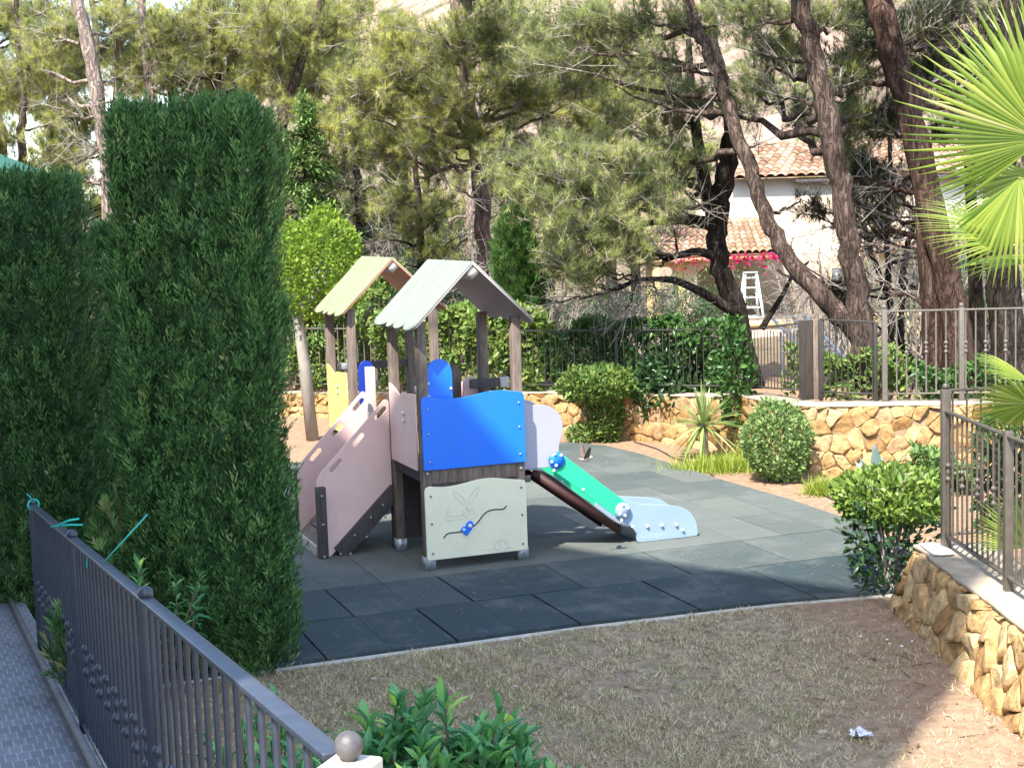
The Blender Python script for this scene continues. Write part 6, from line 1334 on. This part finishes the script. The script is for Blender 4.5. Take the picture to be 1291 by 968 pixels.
# white stepladder
def ladder():
    b0 = D(947, 408, 39.5); o = empty('stepladder', (b0[0], 39.5, b0[2]), .1, 'white folding stepladder standing in front of the porch wall', 'ladder'); M['white'] = simple('white_paint', (.8, .8, .79), .5, .04); Ht = 1.3
    for s, nm in ((-1, 'front_frame'), (1, 'rear_frame')):
        f = Geo()
        for x in (-1, 1): f.bar((x * .27, s * .32, 0), (x * .15, s * .03, Ht), .06, .03, up=(0, 1, 0))
        fo = f.build(nm, M['white'], o)
        for i in range(5):
            t = (i + .7) / 5.2; g = Geo(); g.bar((-.27 + .12 * t, s * (.32 - .29 * t), Ht * t), (.27 - .12 * t, s * (.32 - .29 * t), Ht * t), .07 if s < 0 else .03, .03); g.build('step', M['white'], fo)
    box_part('top_plate', M['white'], o, (-.18, .18, -.08, .08, Ht, Ht + .03), bevel=0)
ladder()
# folded white lounger frame leaning by the gate post
o = empty('garden_lounger', D(1052, 470, 25.), .3, 'white slatted garden lounger tipped up behind the dark close-set fence', 'lounger'); o.location[2] = .45; g = Geo()
for x in (-.3, .3): g.bar((x, 0, .25), (x - .55, .55, 1.05), .05, .04)
g.build('frame', M['white'], o); g = Geo()
for i in range(12): t = (i + .5) / 12; g.bar((-.3 - .55 * t, .55 * t, .25 + .8 * t + .03), (.3 - .55 * t, .55 * t, .25 + .8 * t + .03), .05, .015)
g.build('slats', M['white'], o); g = Geo()
for x in (-.28, .28): g.bar((x, 0, 0), (x, .02, .3), .04, .04); g.bar((x - .4, .5, 0), (x - .45, .45, .8), .04, .04)
g.build('leg', M['white'], o)
# green canopy roof far left
o = empty('canopy', (D(-30, 200, 24)[0], 24, 0), 0, 'dark green tent canopy peeping over the lower clipped block at the left edge', 'canopy'); M['canvas'] = simple('green_canvas', (.02, .09, .06), .8, .1); zc = D(0, 190, 24)[2]
g = Geo(); v = [(-1.1, -1, zc - .45), (1.05, -1, zc - .45), (1.05, 1, zc - .45), (-1.1, 1, zc - .45), (0, 0, zc + .12)]; g.add(v, None, [(0, 1, 4), (1, 2, 4), (2, 3, 4), (3, 0, 4)]); g.build('roof', M['canvas'], o)
for x in (-1.05, 1.):
    for y in (-.95, .95): box_part('post', M['steel'], o, (x - .02, x + .02, y - .02, y + .02, 0, zc - .45), bevel=0)
# ================================================================== apartment block behind and left of the viewpoint: it throws the big shade
SUN_AZ = math.radians(28); SUN_EL = math.radians(54)
sx, sy, ct = math.sin(SUN_AZ), math.cos(SUN_AZ), 1 / math.tan(SUN_EL)
Hb = 18.; cor = np.array([4.05, 11.87]) - Hb * ct * np.array([sx, sy]); e1 = np.array([-.76, .65]); cor = cor + e1 * .19; e2 = np.array([-.51, -.86])
bl = empty('apartment_block', (cor[0], cor[1], 0), 0, 'cream apartment block beside the walkway that shades the lawn', 'building')
g = Geo(); A = np.zeros(2); B = e1 * 30; Cc = B + e2 * 26; Dd = e2 * 26
g.add([(*A, -.5), (*B, -.5), (*Cc, -.5), (*Dd, -.5), (*A, Hb), (*B, Hb), (*Cc, Hb), (*Dd, Hb)], [(0, 1, 5, 4), (1, 2, 6, 5), (2, 3, 7, 6), (3, 0, 4, 7), (4, 5, 6, 7)]); g.build('wall', M['plaster'], bl)
for (o_, d_, L_) in ((A, e1, 30), (A, e2, 26)):
    nn_ = np.array([d_[1], -d_[0]]); nn_ = nn_ if np.dot(nn_, A - (B + Dd) / 2) > 0 else -nn_
    for fl in range(6):
        for i in range(int(L_ / 3.4)):
            p = o_ + d_ * (1.2 + 3.4 * i); q = p + d_ * 1.5; z0 = .9 + fl * 2.9; g = Geo(); g.add([(*(p + nn_ * .03), z0), (*(q + nn_ * .03), z0), (*(q + nn_ * .03), z0 + 1.4), (*(p + nn_ * .03), z0 + 1.4)], [(0, 1, 2, 3)]); g.build('window', M['glass'], bl)
# ================================================================== camera, light, world
cam = bpy.data.cameras.new('camera'); co = bpy.data.objects.new('camera', cam); COL.objects.link(co); SC.camera = co
cam.sensor_width = 36; cam.lens = 36 * FPX / 1291; cam.clip_end = 1000; cam.clip_start = .05
co.matrix_world = Matrix(((cR[0], cU[0], -cF[0], 0), (cR[1], cU[1], -cF[1], 0), (cR[2], cU[2], -cF[2], CAM_H), (0, 0, 0, 1)))
sd = bpy.data.lights.new('sun', 'SUN'); so = bpy.data.objects.new('sun', sd); COL.objects.link(so)
sd.energy = 3.2; sd.angle = math.radians(.53); sd.color = (1, .965, .90)
dirv = Vector((sx * math.cos(SUN_EL), sy * math.cos(SUN_EL), -math.sin(SUN_EL))); so.rotation_euler = dirv.to_track_quat('-Z', 'Y').to_euler()
w = bpy.data.worlds.new('World'); SC.world = w; w.use_nodes = True; nt = w.node_tree
sk = nt.nodes.new('ShaderNodeTexSky'); sk.sky_type = 'NISHITA'; sk.sun_disc = False; sk.sun_elevation = SUN_EL; sk.sun_rotation = math.radians(208); sk.air_density = 1.; sk.dust_density = 1.2; sk.ozone_density = 1.
bg = nt.nodes['Background']; bg.inputs[1].default_value = .15; nt.links.new(sk.outputs[0], bg.inputs[0])
SC.view_settings.view_transform = 'Standard'; SC.view_settings.look = 'None'; SC.view_settings.gamma = 1; SC.view_settings.exposure = 1.95; SC.view_settings.use_curve_mapping = False
SC.render.engine = 'CYCLES'; cy = SC.cycles; cy.max_bounces = 6; cy.diffuse_bounces = 3; cy.glossy_bounces = 2; cy.transmission_bounces = 4; cy.transparent_max_bounces = 6; cy.use_denoising = True
cy.caustics_reflective = False; cy.caustics_refractive = False
